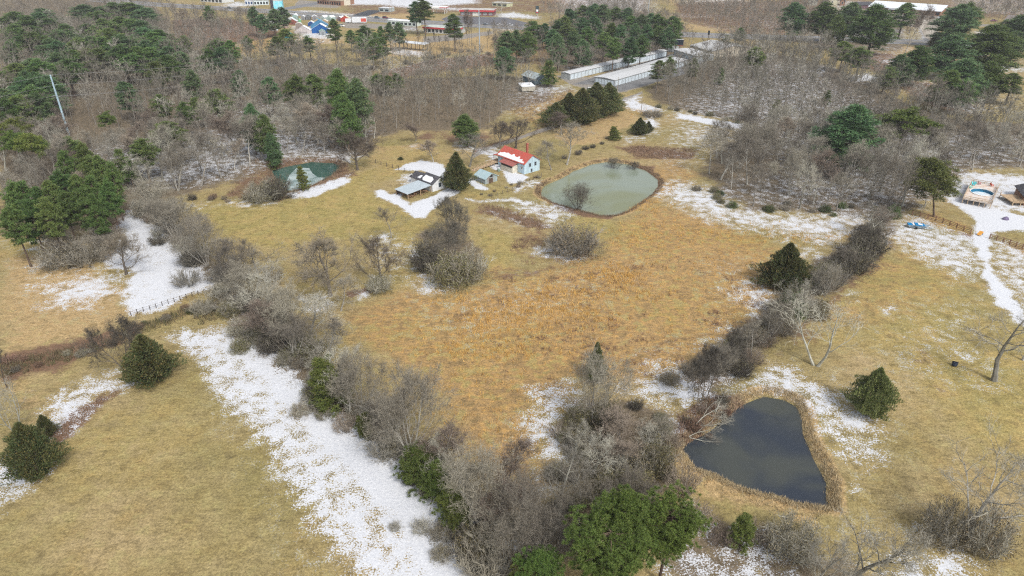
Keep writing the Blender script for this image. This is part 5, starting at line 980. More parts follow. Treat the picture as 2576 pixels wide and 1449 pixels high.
o = q.build('firewood', surf('split_logs', (.36, .22, .14), .9, .1, .3, 4.0)); o.location = loc; o.rotation_euler = (0, 0, rz); tag(o, 'heap of firewood and clutter under the silver woodshed roof', 'firewood', kind='stuff')
# --- the little blue shed
loc, rz, W, L = frame((1221, 464), (1250.6, 454.6), (1195, 453.6))
sh = empty('blue_shed', loc, rz, 'small weathered shed with a pale teal metal roof and open gable', 'shed')
gable(sh, W, L, 1.75, 3.0, surf('blue_grey_boards', (.27, .36, .38), .85, .2, .2, 1.2, (.25, .21, .19), streak=True), ribbed('teal_roof', (.33, .46, .49), .7, .4, (.40, .50, .52)), .35)
MB().poly([(W*.32, -.03, 1.82), (W*.68, -.03, 1.82), (W*.5, -.03, 2.55)]).build('gable_opening', surf('dark_gap', (.015, .015, .018)), sh)
MB().box(W*.3, -.05, 0, W*.62, -.004, 1.5).build('door', DARKW, sh)
# --- long storage buildings
DOOR = ribbed('pale_blue_door', (.60, .68, .74), .35, .5); STW = tin('storage_wall', (.34, .37, .38)); STR = tin('storage_roof', (.46, .47, .48), col2=(.54, .55, .56))
def storage(c, b, a, hh, rise, n_long, n_short, label, dpt=None, name='storage_building', group=None):
    loc, rz, W, L = frame(c, b, a)
    if dpt: W = dpt
    s = empty(name, loc, rz, label, 'storage building', group)
    MB().box(0, 0, -.2, W, L, hh).build('wall', STW, s)
    r = MB(); r.slab([(-.25, -.25, hh+.16), (-.25, L+.25, hh+.16), (W/2, L+.25, hh+rise+.16), (W/2, -.25, hh+rise+.16)], .14).slab([(W+.25, -.25, hh+.16), (W+.25, L+.25, hh+.16), (W/2, L+.25, hh+rise+.16), (W/2, -.25, hh+rise+.16)], .14); r.build('roof', STR, s)
    return s, W, L
def doors(s, W, L, side, n_, hh, pad=.5):
    ln = L if side[0] == 'x' else W; st_ = (ln-2*pad)/n_
    for k in range(n_):
        a, b_ = pad+k*st_+st_*.1, pad+(k+1)*st_-st_*.1; m = MB()
        if side == 'x0': m.box(-.04, a, .05, -.004, b_, hh)
        elif side == 'y1': m.box(a, L+.004, .05, b_, L+.04, hh)
        else: m.box(a, -.04, .05, b_, -.004, hh)
        m.build('roll_up_door', DOOR, s)
s, W, L = storage((1677.8, 140.9), (1682, 139.2), (1433, 201.3), 2.9, .35, 0, 0, 'long narrow storage building with pale doors at the back of the yard', 5.5)
doors(s, W, L, 'x0', 30, 2.5)
s, W, L = storage((1729, 163.7), (1732, 160), (1545.7, 217), 2.75, .45, 0, 0, 'wide flat storage building with pale doors at the front of the yard', (P(1545.7, 217)-P(1501, 207)).length)
doors(s, W, L, 'x0', 24, 2.3); doors(s, W, L, 'y1', 6, 2.3)
s, W, L = storage((1750, 155), (1775, 148), (1694, 137), 2.8, .3, 0, 0, 'short storage building turned across the end of the yard'); doors(s, W, L, 'x0', 8, 2.3)
s, W, L = storage((1690, 131), (1697, 126), (1675, 129), 3.0, .1, 0, 0, 'small box-like grey office at the end of the long storage building', name='storage_office')
loc, rz, W, L = frame((1788, 146), (1832, 128), (1733.7, 129.5)); wh = empty('warehouse', loc, rz, 'tan metal warehouse with a pale low pitched roof behind the storage yard', 'warehouse'); gable(wh, W, L, 3.6, 6.0, tin('tan_wall', (.50, .45, .36)), tin('pale_roof', (.44, .44, .43)), .3)
loc, rz, W, L = frame((1345, 214), (1368, 207), (1312, 203)); bn = empty('old_barn', loc, rz, 'dilapidated blue-grey house half hidden in the woods left of the storage yard', 'house'); gable(bn, W, L, 2.8, 4.6, surf('slate_boards', (.16, .22, .26), .85, .2, .2), tin('grey_tin_roof', (.36, .42, .43)), .3); window(bn, 'y0', W*.5, 1.6, .9, 1.1, W, L)
loc, rz, W, L = frame((1313, 232), (1333, 226), (1303, 222)); bs = empty('old_trailer', loc, rz, 'old boxy pale trailer in the brush below the blue-grey house', 'trailer'); MB().box(0, 0, .3, W, L, 2.4).build('body', surf('dirty_cream', (.42, .40, .34), .8, .2, .2), bs, .08); MB().slab([(-.1, -.1, 2.5), (-.1, L+.1, 2.5), (W+.1, L+.1, 2.5), (W+.1, -.1, 2.5)], .1).build('roof', SNOWM, bs)
# --- buildings along the highway
def block(name, c, a, dep, hh, wall, roof, label, cat, fascia=None, fh=.9, wins=0, wmat=None, over=.6, canopy=None, slope=0.0, brick=None):
    """a low commercial building: front wall from grid point c (right end) to a (left end)"""
    pc, pa = P(*c), P(*a); L = (pa-pc).length; d = (pa-pc).normalized(); rz = math.atan2(d.y, d.x)-math.pi/2
    s = empty(name, (pc.x, pc.y, 0), rz, label, cat)
    m = MB(); m.poly([(0, 0, -.2), (0, L, -.2), (0, L, hh), (0, 0, hh)]).poly([(dep, 0, -.2), (dep, L, -.2), (dep, L, hh+slope), (dep, 0, hh+slope)]).poly([(0, 0, -.2), (dep, 0, -.2), (dep, 0, hh+slope), (0, 0, hh)]).poly([(0, L, -.2), (dep, L, -.2), (dep, L, hh+slope), (0, L, hh)]); m.build('wall', wall, s)
    MB().slab([(-over, -over*.6, hh+.2-slope*over/dep), (-over, L+over*.6, hh+.2-slope*over/dep), (dep+.2, L+over*.6, hh+.2+slope), (dep+.2, -over*.6, hh+.2+slope)], .18).build('roof', roof, s)
    if fascia: MB().box(-over-.06, -over*.6-.05, hh-fh, -over+.10, L+over*.6+.05, hh+.35).box(-over+.1, -over*.6-.05, hh-fh, dep*.6, -over*.6+.06, hh+.35).build('fascia', fascia, s)
    for k in range(wins):
        st_ = L/wins; MB().box(-.06, k*st_+st_*.18, .6, -.004, (k+1)*st_-st_*.18, min(hh-1.0, 2.7)).build('window', wmat or GLASS, s)
    return s, L
RED = surf('red_fascia', (.48, .05, .06), .6, .3); GRAV = surf('gravel_roof', (.48, .47, .44), .9, .1, .1, .2); PALE = surf('pale_block', (.55, .54, .50), .8, .2, .1, .3)
s, L = block('red_store', (1241, 40.5), (1158, 39), 14, 4.2, surf('dark_store_wall', (.20, .10, .10)), GRAV, 'low store with a wide red fascia across the highway', 'store', RED, 1.1, 6, surf('shop_glass', (.30, .32, .34), .3), 1.0)
MB().box(-.12, L*.42, 0, -.07, L*.62, 3.0).build('entrance', surf('white_door', (.62, .62, .60)), s)
s, L = block('red_trimmed_building', (1153, 87), (1066, 82), 12, 3.6, surf('pale_front', (.52, .53, .52)), surf('mint_roof', (.48, .53, .49), .8, .2, .1, .2), 'low glass fronted building with a thin red fascia near the highway', 'store', RED, .7, 9, None, .8)
s, L = block('brick_school', (2364, 41), (2184, 27.5), 16, 3.8, BRICK, surf('white_metal_roof', (.70, .74, .78), .45, .4, .04, .1), 'long brick building with a sloping white metal roof at upper right', 'building', None, 0, 14, None, 1.2, None, 3.2)
MB().slab([(-5, L*.52, 3.2), (-5, L*.7, 3.2), (-.9, L*.7, 3.3), (-.9, L*.52, 3.3)], .2).build('entrance_canopy', surf('white_metal_roof', (.72, .76, .80)), s)
for y_ in (L*.53, L*.69): MB().box(-4.9, y_-.15, 0, -4.6, y_+.15, 3.0).build('canopy_post', TRIM, s)
s, L = block('arched_shop_row', (858, 14.5), (799, 10), 18, 4.6, BRICK, surf('shop_roof', (.50, .47, .42)), 'brick shop row with a line of dark arched openings at the top', 'shops', surf('tan_fascia', (.45, .38, .28)), .7, 10, surf('dark_gap', (.015, .015, .018)), .3)
s, L = block('cream_building', (882, 13), (860, 13.5), 16, 5.2, surf('cream_wall', (.62, .58, .48)), GRAV, 'plain cream walled building joined to the brick shop row', 'building')
s, L = block('white_metal_building', (676, 12), (639, 13), 14, 4.2, surf('white_panel', (.58, .66, .68), .6, .3, .05), tin('white_tin', (.62, .64, .66)), 'white metal sided building with dark windows at the top', 'building', None, 0, 5)
s, L = block('glass_building', (637, 12.5), (617, 12), 12, 4.6, surf('white_frame', (.66, .68, .70)), tin('white_tin', (.62, .64, .66)), 'white building with tall blue glass bays beside the white metal one', 'building', None, 0, 3, surf('blue_glass', (.03, .07, .16), .15, .5))
s, L = block('white_building', (560, 8), (505, 4), 14, 4, surf('pale_panel', (.58, .60, .60)), tin('white_tin', (.62, .64, .66)), 'pale building at the top left beyond the highway', 'building', None, 0, 6)
pc = P(698, 22); s = empty('painted_building', (pc.x, pc.y, 0), R(8), 'small tall building with a turquoise painted wall and dark chimney side', 'building')
MB().box(-3, 0, -.2, 4.6, 6, 6.6).build('wall', surf('turquoise_paint', (.10, .48, .58), .6, .3, .3, .35, (.45, .66, .66)), s); MB().box(-5.6, .2, -.2, -3.004, 5.5, 7.4).build('chimney_stack', surf('charcoal_brick', (.06, .055, .065), .8, .2, .3, 1.0), s); MB().box(-3.2, -.2, 6.61, 4.8, 6.2, 6.85).build('roof', GRAV, s)
s, L = block('grey_hut', (980, 30.5), (953, 29), 8, 2.9, surf('grey_green_wall', (.38, .44, .44)), tin('white_tin', (.62, .64, .66)), 'small grey-green hut alone on the tan lawn', 'hut', None, 0, 2, None, .4)
pc = P(1122, 36); pa = P(1086, 35); L = (pa-pc).length; s = empty('fuel_canopy', (pc.x, pc.y, 0), math.atan2((pa-pc).y, (pa-pc).x)-math.pi/2, 'flat fuel canopy with a snowy top and red trim beside the store', 'canopy')
MB().box(0, 0, 4.6, 9, L, 5.4).build('deck', TRIM, s, .05); MB().box(-.05, -.05, 4.7, 9.05, L*.45, 5.3).build('red_trim', RED, s); MB().box(.1, .1, 5.41, 8.9, L-.1, 5.5).build('snow_layer', SNOWM, s)
for x_ in (1.5, 7.5):
    for y_ in (1.5, L-1.5): MB().box(x_-.2, y_-.2, -.1, x_+.2, y_+.2, 4.6).build('post', TRIM, s)
pc = P(1076, 129); pa = P(996, 121); L = (pa-pc).length; s = empty('long_carport', (pc.x, pc.y, 0), math.atan2((pa-pc).y, (pa-pc).x)-math.pi/2, 'long narrow carport with a white roof behind the slender trunks', 'carport')
MB().slab([(-2.6, 0, 4.3), (-2.6, L, 4.3), (2.6, L, 4.5), (2.6, 0, 4.5)], .3).build('roof', surf('white_metal_roof', (.72, .76, .80)), s)
for k in range(9): MB().box(-.12, k*L/8-.1, -.1, .12, k*L/8+.1, 4.2).build('post', DARKW, s)
s, L = block('long_trailer_home', (1047, 67), (975, 62), 7, 3.2, surf('mint_wall', (.50, .56, .52)), SNOWM, 'long white and mint trailer home behind the pines by the highway', 'trailer home', None, 0, 7, None, .2)
s, L = block('yellow_green_house', (1275, 18), (1238, 15), 9, 3, surf('lime_wall', (.50, .52, .34)), GRAV, 'pale yellow-green house on the snow behind the store', 'house', None, 0, 3)
YEL = surf('pale_yellow_siding', (.58, .55, .42), .8, .2, .06)
for c, b, a, e_, r_, wm, lab in [((2030, 14), (2053, 15), (2034, -4), 4.5, 8.5, surf('grey_yellow_siding', (.44, .43, .36)), 'grey-yellow gabled house behind the tall pines at the top'), ((2079, 12), (2106, 13), (2083, -4), 4, 7.5, YEL, 'cream gabled house with white trim behind the tall pines at the top'), ((2112, 14), (2124, 14.5), (2113, 2), 3.5, 6.5, BRICK, 'small brick gabled house beside the cream one'), ((2140, 18), (2160, 22), (2146, 6), 3, 5, surf('plum_wall', (.16, .09, .11)), 'dark porch-fronted house left of the long white roof')]:
    pc, pb, pa = P(*c), P(*b), P(*a); d = (pb-pc).normalized(); s = empty('gabled_house', pc, math.atan2(d.y, d.x), lab, 'house'); gable(s, (pb-pc).length, min(14, (pa-pc).length), e_, r_, wm, SHING, .4); window(s, 'y0', (pb-pc).length/2, e_*.7, 1.2, 1.6)
loc, rz, W, L = frame((2575, 66), (2600, 60), (2524, 62)); s = empty('brown_roofed_house', loc, rz, 'house with a wide grey-brown roof at the upper right edge', 'house'); gable(s, W, L, 3, 6.0, BRICK, surf('grey_brown_shingles', (.22, .19, .18), .9, .1, .15), .5)
for k in range(3): window(s, 'x0', 4+k*4.5, 1.6, 1.4, 1.2, W, L)
# --- portable sheds for sale
def pshed(gx, gy, w, l, hh, wall, roof, label, rot=.15, barrel=False):
    p = P(gx, gy); s = empty('garden_shed', (p.x, p.y, 0), rot, label, 'shed', 'display sheds beside the highway')
    wm = surf('shed_wall_%.2f_%.2f_%.2f' % wall, wall, .8, .2, .08, .5); rm = surf('shed_roof_%.2f_%.2f_%.2f' % roof, roof, .6, .3, .06, .4)
    n_ = 6 if barrel else 2; arc = [(w/2-w/2*math.cos(math.pi*k/n_)*1.06, hh + (w*.36 if barrel else w*.3)*math.sin(math.pi*k/n_)) for k in range(n_+1)]
    m = MB()
    for y_ in (0, l): m.poly([(0, y_, 0), (w, y_, 0)] + [(min(w, max(0, x_)), y_, z_-.04) for x_, z_ in arc[::-1]])
    m.poly([(0, 0, 0), (0, l, 0), (0, l, hh), (0, 0, hh)]).poly([(w, 0, 0), (w, l, 0), (w, l, hh), (w, 0, hh)]); m.build('wall', wm, s); r = MB()
    for (xa, za), (xb, zb) in zip(arc, arc[1:]): r.slab([(xa, -.2, za+.05), (xa, l+.2, za+.05), (xb, l+.2, zb+.05), (xb, -.2, zb+.05)], .09)
    r.build('roof', rm, s); MB().box(w*.3, -.05, .1, w*.7, -.004, min(hh-.1, 1.95)).build('door', surf('door_%.2f_%.2f_%.2f' % wall, tuple(c*.7 for c in wall)), s); return s
WR = (.72, .75, .78)
for q in [(757.5, 50.5, 3.2, 4, 2.4, (.26, .27, .28), WR, 'small grey shed with a snowy roof, leftmost of the back row', .1), (770, 50, 3.4, 4, 2.4, (.17, .18, .19), (.22, .24, .24), 'dark grey arched shed, second in the back row', .1, True), (786, 50.5, 4, 4.5, 2.4, (.25, .25, .27), WR, 'grey shed with a snowy roof and double front, third in the back row', .3), (806, 51.5, 4.4, 5, 2.4, (.42, .52, .52), WR, 'mint shed with a snowy roof in the back row', -.5), (823, 52, 4.4, 5, 2.5, (.40, .52, .50), (.62, .72, .70), 'pale green shed with a light roof in the back row', -.5), (849, 53, 4, 5, 2.4, (.20, .15, .16), WR, 'dark plum shed with a snowy roof near the red one', -.4), (857, 54.5, 7, 4, 2.3, (.40, .07, .05), (.62, .55, .40), 'bright red shed with a tan roof', 0),
          (736, 49, 4, 4, 2.2, (.30, .42, .40), WR, 'domed pale shed with a white top at the left of the yard', .1, True), (726, 62, 6.5, 4, 2.2, (.24, .09, .07), (.62, .66, .68), 'dark red cabin with a white roof at the left of the yard', .05), (749, 58, 2.2, 3.5, 2.2, (.22, .50, .28), (.40, .60, .45), 'narrow bright green shed beside the dark red cabin', .1), (775, 66, 4.5, 4, 2.2, (.02, .07, .24), WR, 'deep blue shed with a snowy roof in the middle row', .1), (790, 60, 5, 3.5, 2.3, (.45, .36, .26), (.12, .28, .34), 'tan shed with a teal roof in the middle row', .1), (808, 62.5, 5, 4, 2.3, (.36, .27, .18), (.68, .62, .50), 'brown shed with a pale tan roof in the middle row', .1),
          (744, 74.5, 5, 5, 2.6, (.26, .22, .20), (.60, .57, .50), 'brown barn shaped shed with a cream arched roof', .25, True), (703, 71, 6, 3, 1.8, (.34, .26, .22), (.60, .48, .40), 'low tan shed alone at the left of the yard', .1), (785, 84, 12, 5, 2.7, (.01, .09, .30), WR, 'big blue shed with a white roof in the front of the yard', .06), (782, 72, 12, 4, 2.4, (.06, .20, .36), (.10, .25, .38), 'long blue roofed shed behind the big blue one', .04), (805, 89, 4, 4.5, 2.4, (.27, .30, .32), (.26, .42, .34), 'grey shed with a green roof in front of the big blue one', .35), (740, 84, 13, 4, 1.1, (.50, .46, .46), WR, 'long low white covered shed beside the big blue one', .02), (716, 96, 5, 4, 2, (.04, .26, .28), (.06, .34, .36), 'teal shed under the pine at the front of the yard', .1), (722, 56, 5, 4, 2.2, (.45, .47, .48), WR, 'white shed behind the pine at the left of the yard', .1)]:
    pshed(*q)
sb = [x for x in C.objects if x.get('label', '').startswith('big blue shed')][0]; MB().rod((6, -.05, 1.4), (6, -.006, 1.4), .65, 14).build('round_emblem', TRIM, sb)
# --- trailers and cars
BLK = surf('tyre_rubber', (.02, .02, .02), .9, .1); HUB = surf('wheel_hub', (.4, .4, .4), .4)
def car(gx, gy, rz, col, label, kind='sedan', name='parked_car'):
    p = P(gx, gy); z = .07; s = empty(name, (p.x, p.y, z), rz, label, 'car')
    pm = surf('paint_%.2f_%.2f_%.2f' % col, col, .3, .5, .05); Lc = 5.4 if kind == 'pickup' else 4.6
    def prof(pts, w, nm, mat, bev=.06):
        m = MB(); n_ = len(pts); i = 0; m.V = [(x_, -w/2, z_) for x_, z_ in pts] + [(x_, w/2, z_) for x_, z_ in pts]
        m.F = [tuple(range(n_)), tuple(range(2*n_-1, n_-1, -1))] + [(k, (k+1) % n_, n_+(k+1) % n_, n_+k) for k in range(n_)]; return m.build(nm, mat, s, bev)
    h = Lc/2; prof([(-h, .35), (-h, .85), (-h+.25, .95), (-.9, 1.0), (.9, 1.0), (h-.2, .85), (h, .7), (h, .35)], 1.8, 'body', pm)
    cab = {'sedan': [(-1.5, .98), (-1.0, 1.45), (.5, 1.47), (1.2, .98)], 'suv': [(-2.1, .98), (-1.9, 1.65), (.4, 1.68), (1.1, .98)], 'pickup': [(-.4, .98), (-.3, 1.7), (.9, 1.7), (1.5, .98)]}[kind]
    prof(cab, 1.6, 'windows', GLASS, .05); prof([(cab[1][0]+.1, cab[1][1]-.02), (cab[1][0]+.15, cab[1][1]+.06), (cab[2][0]-.1, cab[2][1]+.06), (cab[2][0], cab[2][1]-.02)], 1.5, 'car_roof', pm, .02)
    if kind == 'pickup': MB().box(-h+.15, -.75, 1.0, -.6, .75, 1.02).build('truck_bed', BLK, s)
    for x_ in (-h*.6, h*.62):
        for y_ in (-.86, .86):
            wl = MB().rod((x_, y_-.1, .33), (x_, y_+.1, .33), .33, 12).build('wheel', BLK, s); MB().rod((x_, y_-.115, .33), (x_, y_+.115, .33), .18, 8).build('hub', HUB, wl)
    return s
hd = math.atan2((HW[5]-HW[3]).y, (HW[5]-HW[3]).x)
for gx, gy, o_, col, lab, kd in [(949, 46.5, 0, (.10, .14, .17), 'dark blue-grey car on the highway behind a maroon one', 'suv'), (969, 46.5, 0, (.14, .02, .04), 'maroon car on the highway ahead of a blue-grey one', 'suv'), (1220, 62.5, 0, (.22, .24, .27), 'grey car on the highway near the red store', 'sedan'), (1258, 65, 0, (.70, .71, .72), 'white car on the highway, left of two', 'sedan'), (1283, 65.5, 0, (.66, .67, .69), 'white car on the highway, right of two', 'sedan'), (602, 23, 0, (.14, .17, .19), 'dark car on the highway at upper left, right of two', 'sedan'), (578, 22, 0, (.17, .19, .20), 'dark car on the highway at upper left, left of two', 'suv'),
                             (739, 36, .1, (.72, .73, .74), 'white pickup on the highway beside the sheds', 'pickup'), (859, 67, .1, (.74, .75, .75), 'white car parked right of the sheds', 'suv'), (578, 3, .2, (.04, .09, .13), 'dark teal car parked by the white building at the top', 'suv'), (690, 78, .3, (.70, .72, .73), 'white pickup parked at the left of the shed yard', 'pickup'),
                             (2362-16, 46, 1.2, (.015, .015, .03), 'black car parked before the long white roofed building', 'suv'), (2362, 47, 1.3, (.55, .58, .60), 'silver car parked beside the black one', 'sedan'), (2338, 61, 1.4, (.38, .40, .43), 'grey car standing on the pale school drive', 'suv'), (2259, 46, .3, (.50, .53, .56), 'silver car parked behind the largest pine', 'sedan'), (2204, 33, .4, (.60, .62, .64), 'white car parked at the left of the long white roofed building', 'suv'), (2499, 54, .2, (.20, .08, .14), 'plum coloured car parked near the brown roofed house', 'sedan'), (1488, 232-2, .4, (.70, .71, .70), 'white van covered in snow parked at the left of the storage yard', 'suv')]:
    car(gx, gy, hd+o_, col, lab, kd)
def trailer(gx, gy, rz, l, w, hh, body, label, stripe=None, name='cargo_trailer', top=WR):
    p = P(gx, gy); s = empty(name, (p.x, p.y, 0), rz, label, 'trailer'); MB().box(0, 0, .6, l, w, hh).build('body', surf('trailer_%.2f_%.2f' % body[:2], body, .5, .4, .05), s, .1); MB().box(.1, .1, hh+.004, l-.1, w-.1, hh+.12).build('roof', surf('trailer_top', top, .7), s)
    if stripe: MB().box(l*.62, -.03, 1.2, l-.15, -.004, hh-.4).build('stripe', surf('orange_red_stripe', stripe), s)
    for x_ in (l*.4, l*.55): MB().rod((x_, -.05, .38), (x_, .2, .38), .38, 10).build('wheel', BLK, s)
    MB().box(-1.2, w/2-.08, .5, 0, w/2+.08, .62).build('tow_bar', BLK, s); return s
trailer(886, 59, .03, 11, 3, 4.0, (.66, .68, .70), 'large white trailer with an orange-red end panel by the highway', (.55, .10, .07), 'box_trailer'); trailer(869, 58.5, .03, 4.5, 2.6, 3.0, (.68, .70, .72), 'small white trailer left of the large striped one')
trailer(2383, 33, 1.25, 9, 3, 3.6, (.10, .10, .12), 'dark bus parked at the right end of the long white roofed building', None, 'parked_bus'); trailer(2398, 36, 1.2, 10, 4, 3.6, (.55, .54, .50), 'pale box trailer parked beside the dark bus', None, 'box_trailer')
# --- poles, wires, signs
def pole_to(gx, gy, gtop, r, mat, label, arm=0, name='utility_pole', cat='utility pole', group=None):
    p = P(gx, gy); hh = top_h(p, gtop); s = empty(name, p, hd, label, cat, group); MB().rod((0, 0, -.3), (0, 0, hh), r, 8, r*.6).build('pole', mat, s)
    if arm: MB().box(-.07, -arm/2, hh-.7, .07, arm/2, hh-.55).build('crossarm', WOOD, s)
    return s, p, hh
s1, p1, h1 = pole_to(174, 341, 188, .42, surf('blue_steel', (.34, .46, .53), .45, .4, .08), 'tall blue-grey steel transmission pole rising from the left wood', name='transmission_pole', cat='transmission pole')
s2, p2, h2 = pole_to(1207, 136, 25, .42, STEEL, 'tall grey steel transmission pole near the middle of the highway frontage', name='transmission_pole', cat='transmission pole')
s3, p3, h3 = pole_to(1630, 36, -34, .4, STEEL, 'distant steel transmission pole on the brown hillside at the top', name='transmission_pole', cat='transmission pole')
s0x = p1 + (p1-p2)*.8
WIRE = surf('bare_wire', (.24, .24, .24), .6, .3)
fr = (.0, .17, .33, .36)
for sp, hp in ((s1, h1), (s2, h2)):
    for k, f in enumerate(fr[1:]): MB().rod((0, (-1) ** k*.3, hp*(1-f)), (0, (-1) ** k*1.5, hp*(1-f)+.1), .09, 6).build('insulator', surf('insulator', (.25, .27, .28)), sp)
def wire(p, q, sag, r, label, name='power_line', group=None):
    pts = [p.lerp(q, k/24) - Vector((0, 0, sag*4*(k/24)*(1-k/24))) for k in range(25)]; g = Geo(); g.tube(pts, [r]*25, 4); o = bpy.data.objects.new(name, g.mesh(name, WIRE)); link(o); return tag(o, label, 'wire', group)
for k, f in enumerate(fr):
    off = Vector((math.cos(hd+1.57), math.sin(hd+1.57), 0))*((-1) ** (k+1)*1.5 if k else 0); nm = ('topmost', 'second', 'third', 'lowest')[k]
    A, B_, C_ = p1+off+Vector((0, 0, h1*(1-f))), p2+off+Vector((0, 0, h2*(1-f))), p3+off+Vector((0, 0, h3*(1-f)))
    D2 = s0x+off+Vector((0, 0, h1*(1-f)))
    wire(D2, A, 3, .038, nm + ' power line running left from the blue-grey steel pole'); wire(A, B_, 6.5, .038, nm + ' power line between the blue-grey and the grey steel poles'); wire(B_, C_, 6, .038, nm + ' power line running right from the grey steel pole')
WP = surf('pole_wood', (.34, .29, .23), .9, .1, .15)
for gx, gy, gt, lab in [(1613, 281, 233, 'wooden pole beside the snowy bend of the gravel drive'), (1656, 128, 101, 'pale wooden pole behind the long storage building'), (1525, 152, 127, 'pale wooden pole with a lamp above the storage roof'), (1553, 229, 193, 'slim dark lamp pole at the corner of the front storage building'), (641, 68, 36, 'leaning pale pole beside the dark roadside pines'), (890, 49, 20, 'pole beside the dark asphalt pad'), (832, 26, -12, 'pole in front of the brick shop row'), (981, 34, -8, 'left pole of a pair behind the grey-green hut'), (985.5, 35, -8, 'right pole of a pair behind the grey-green hut'), (1285, 33, 6, 'pole right of the red store'), (1735, 62, 32, 'pole on the brown hillside left of the highway bend'), (2067, 72, 34, 'pole on the brown hillside near the pines'), (2370, 112, 92, 'white post on the lawn by the school drive')]:
    pole_to(gx, gy, gt, .14 if gy > 150 else .17, WP, lab, 1.8 if gy < 66 else 0)
tops = [(832, 26, -12), (981, 34, -8), (1285, 33, 6), (1735, 62, 32), (2067, 72, 34)]
for (a, b_), lab in zip(zip(tops, tops[1:]), ('wire over the tan lawn beyond the highway', 'wire over the red store', 'wire over the brown hillside', 'wire towards the tall pines at the top')):
    pa, pb = P(a[0], a[1]), P(b_[0], b_[1]); wire(pa+Vector((0, 0, top_h(pa, a[2])-.6)), pb+Vector((0, 0, top_h(pb, b_[2])-.6)), 2, .07, lab)
p = P(1698, 134); hh = top_h(p, 99); s = empty('billboard', p, R(-12), 'black backed billboard on a post behind the storage office', 'billboard'); MB().rod((0, 0, -.2), (0, 0, hh-3.2), .25, 8).build('post', DARKW, s); MB().box(-.8, -.2, hh-3.1, 4.2, .2, hh).build('panel', surf('black_panel', (.012, .02, .03), .5), s); MB().box(-.8, -.22, hh-3.7, 4.2, .22, hh-3.11).build('lower_strip', RUST, s); MB().box(-.8, -.22, hh+.004, 4.2, .22, hh+.14).build('top_edge', TRIM, s)
p = P(1351, 41); hh = top_h(p, 15); s = empty('pylon_sign', p, R(5), 'tall dark store sign with white and red panels right of the red store', 'sign'); MB().box(-1.3, -.3, 2.2, 1.3, .3, hh).build('cabinet', surf('sign_black', (.03, .05, .06), .5), s); MB().box(-.8, -.34, hh*.45, .9, -.304, hh*.66).build('white_panel', TRIM, s); MB().box(-.8, -.34, hh*.34, .9, -.304, hh*.43).build('red_panel', RED, s); MB().box(-.2, -.2, -.1, .2, .2, 2.2).build('post', STEEL, s)
p = P(1781, 101); hh = top_h(p, 77); s = empty('road_sign', p, R(5), 'narrow black sign on a post beside the highway bend', 'sign'); MB().box(-.6, -.15, hh*.55, .6, .15, hh).build('panel', surf('black_panel', (.012, .02, .03), .5), s); MB().rod((0, 0, -.1), (0, 0, hh*.55), .14, 6).build('post', DARKW, s)
# --- fences
def fence(line, n_, hh, rails, mat, label, rr=.05, pr=.07, name='rail_fence', flat_=True):
    pts = [P(*q) for q in line]; s = empty(name, pts[0], 0, label, 'fence'); o0 = pts[0]; seg = [(pts[i+1]-pts[i]).length for i in range(len(pts)-1)]; tot = sum(seg); pos_ = []
    for k in range(n_+1):
        t_ = tot*k/n_; i = 0
        while i < len(seg)-1 and t_ > seg[i]: t_ -= seg[i]; i += 1
        p = pts[i].lerp(pts[i+1], min(1, t_/seg[i])); p.z = gz(p.x, p.y); pos_.append(p-o0); MB().box(p.x-o0.x-pr, p.y-o0.y-pr, p.z-.2, p.x-o0.x+pr, p.y-o0.y+pr, p.z+hh).build('post', mat, s)
    m = MB()
    for a, b_ in zip(pos_, pos_[1:]):
        for z_ in rails: m.rod(a+Vector((0, 0, z_)), b_+Vector((0, 0, z_)), rr, 4)
    m.build('rails', mat, s); return s
fence([(2294, 541), (2360, 557), (2441, 588)], 8, 1.35, (.4, .8, 1.2), surf('brown_rail', (.24, .14, .09), .9, .1, .2), 'brown three-rail fence left of the snow track', .07, .09)
fence([(2489, 600), (2530, 612), (2620, 645)], 8, 1.35, (.4, .8, 1.2), surf('brown_rail', (.24, .14, .09)), 'tan three-rail fence right of the snow track', .07, .09)
fence([(330, 794), (400, 772), (480, 748), (558, 727)], 15, 1.05, (.5, .95), surf('dark_post', (.10, .08, .07)), 'dark wire fence with close posts along the foot of the snow triangle', .02, .05, 'wire_fence')
fence([(945, 411), (975, 420), (1000, 427), (1032, 437)], 6, 1.3, (.5, .9, 1.2), surf('dark_post', (.10, .08, .07)), 'wire fence on the tan lawn behind the white cottage', .015, .08, 'wire_fence')
fence([(1238, 496), (1290, 480), (1330, 457), (1362, 444)], 12, 1.1, (.4, .75, 1.05), surf('dark_post', (.10, .08, .07)), 'wire fence between the blue shed and the green pond', .015, .06, 'wire_fence')
# --- pool deck, the house corner and yard things
n0, l0, r0 = P(2495, 513.5, 1.4), P(2422, 499.5, 1.4), P(2562, 478, 1.4); ex, ey = (r0-n0), (l0-n0); Wd, Ld = ex.length, ey.length
rz = math.atan2(ey.y, ey.x)-math.pi/2; dk = empty('pool_deck', (n0.x, n0.y, 0), rz, 'raised wooden deck with railings round a small swimming pool', 'deck')
ang_ = math.acos(max(-1, min(1, ex.normalized().dot(ey.normalized())))); Wd *= math.sin(ang_)
cx, cy, R1 = Wd*.5, Ld*.48, min(Wd, Ld)*.42; n_ = 28; m = MB()
ring = [(cx+R1*1.12*math.cos(6.2832*k/n_), cy+R1*math.sin(6.2832*k/n_)) for k in range(n_)]
def edge_pt(a): 
    c_, s_ = math.cos(a), math.sin(a); t_ = min((Wd-cx if c_ > 0 else cx)/max(1e-6, abs(c_)), (Ld-cy if s_ > 0 else cy)/max(1e-6, abs(s_))); return (cx+c_*t_, cy+s_*t_)
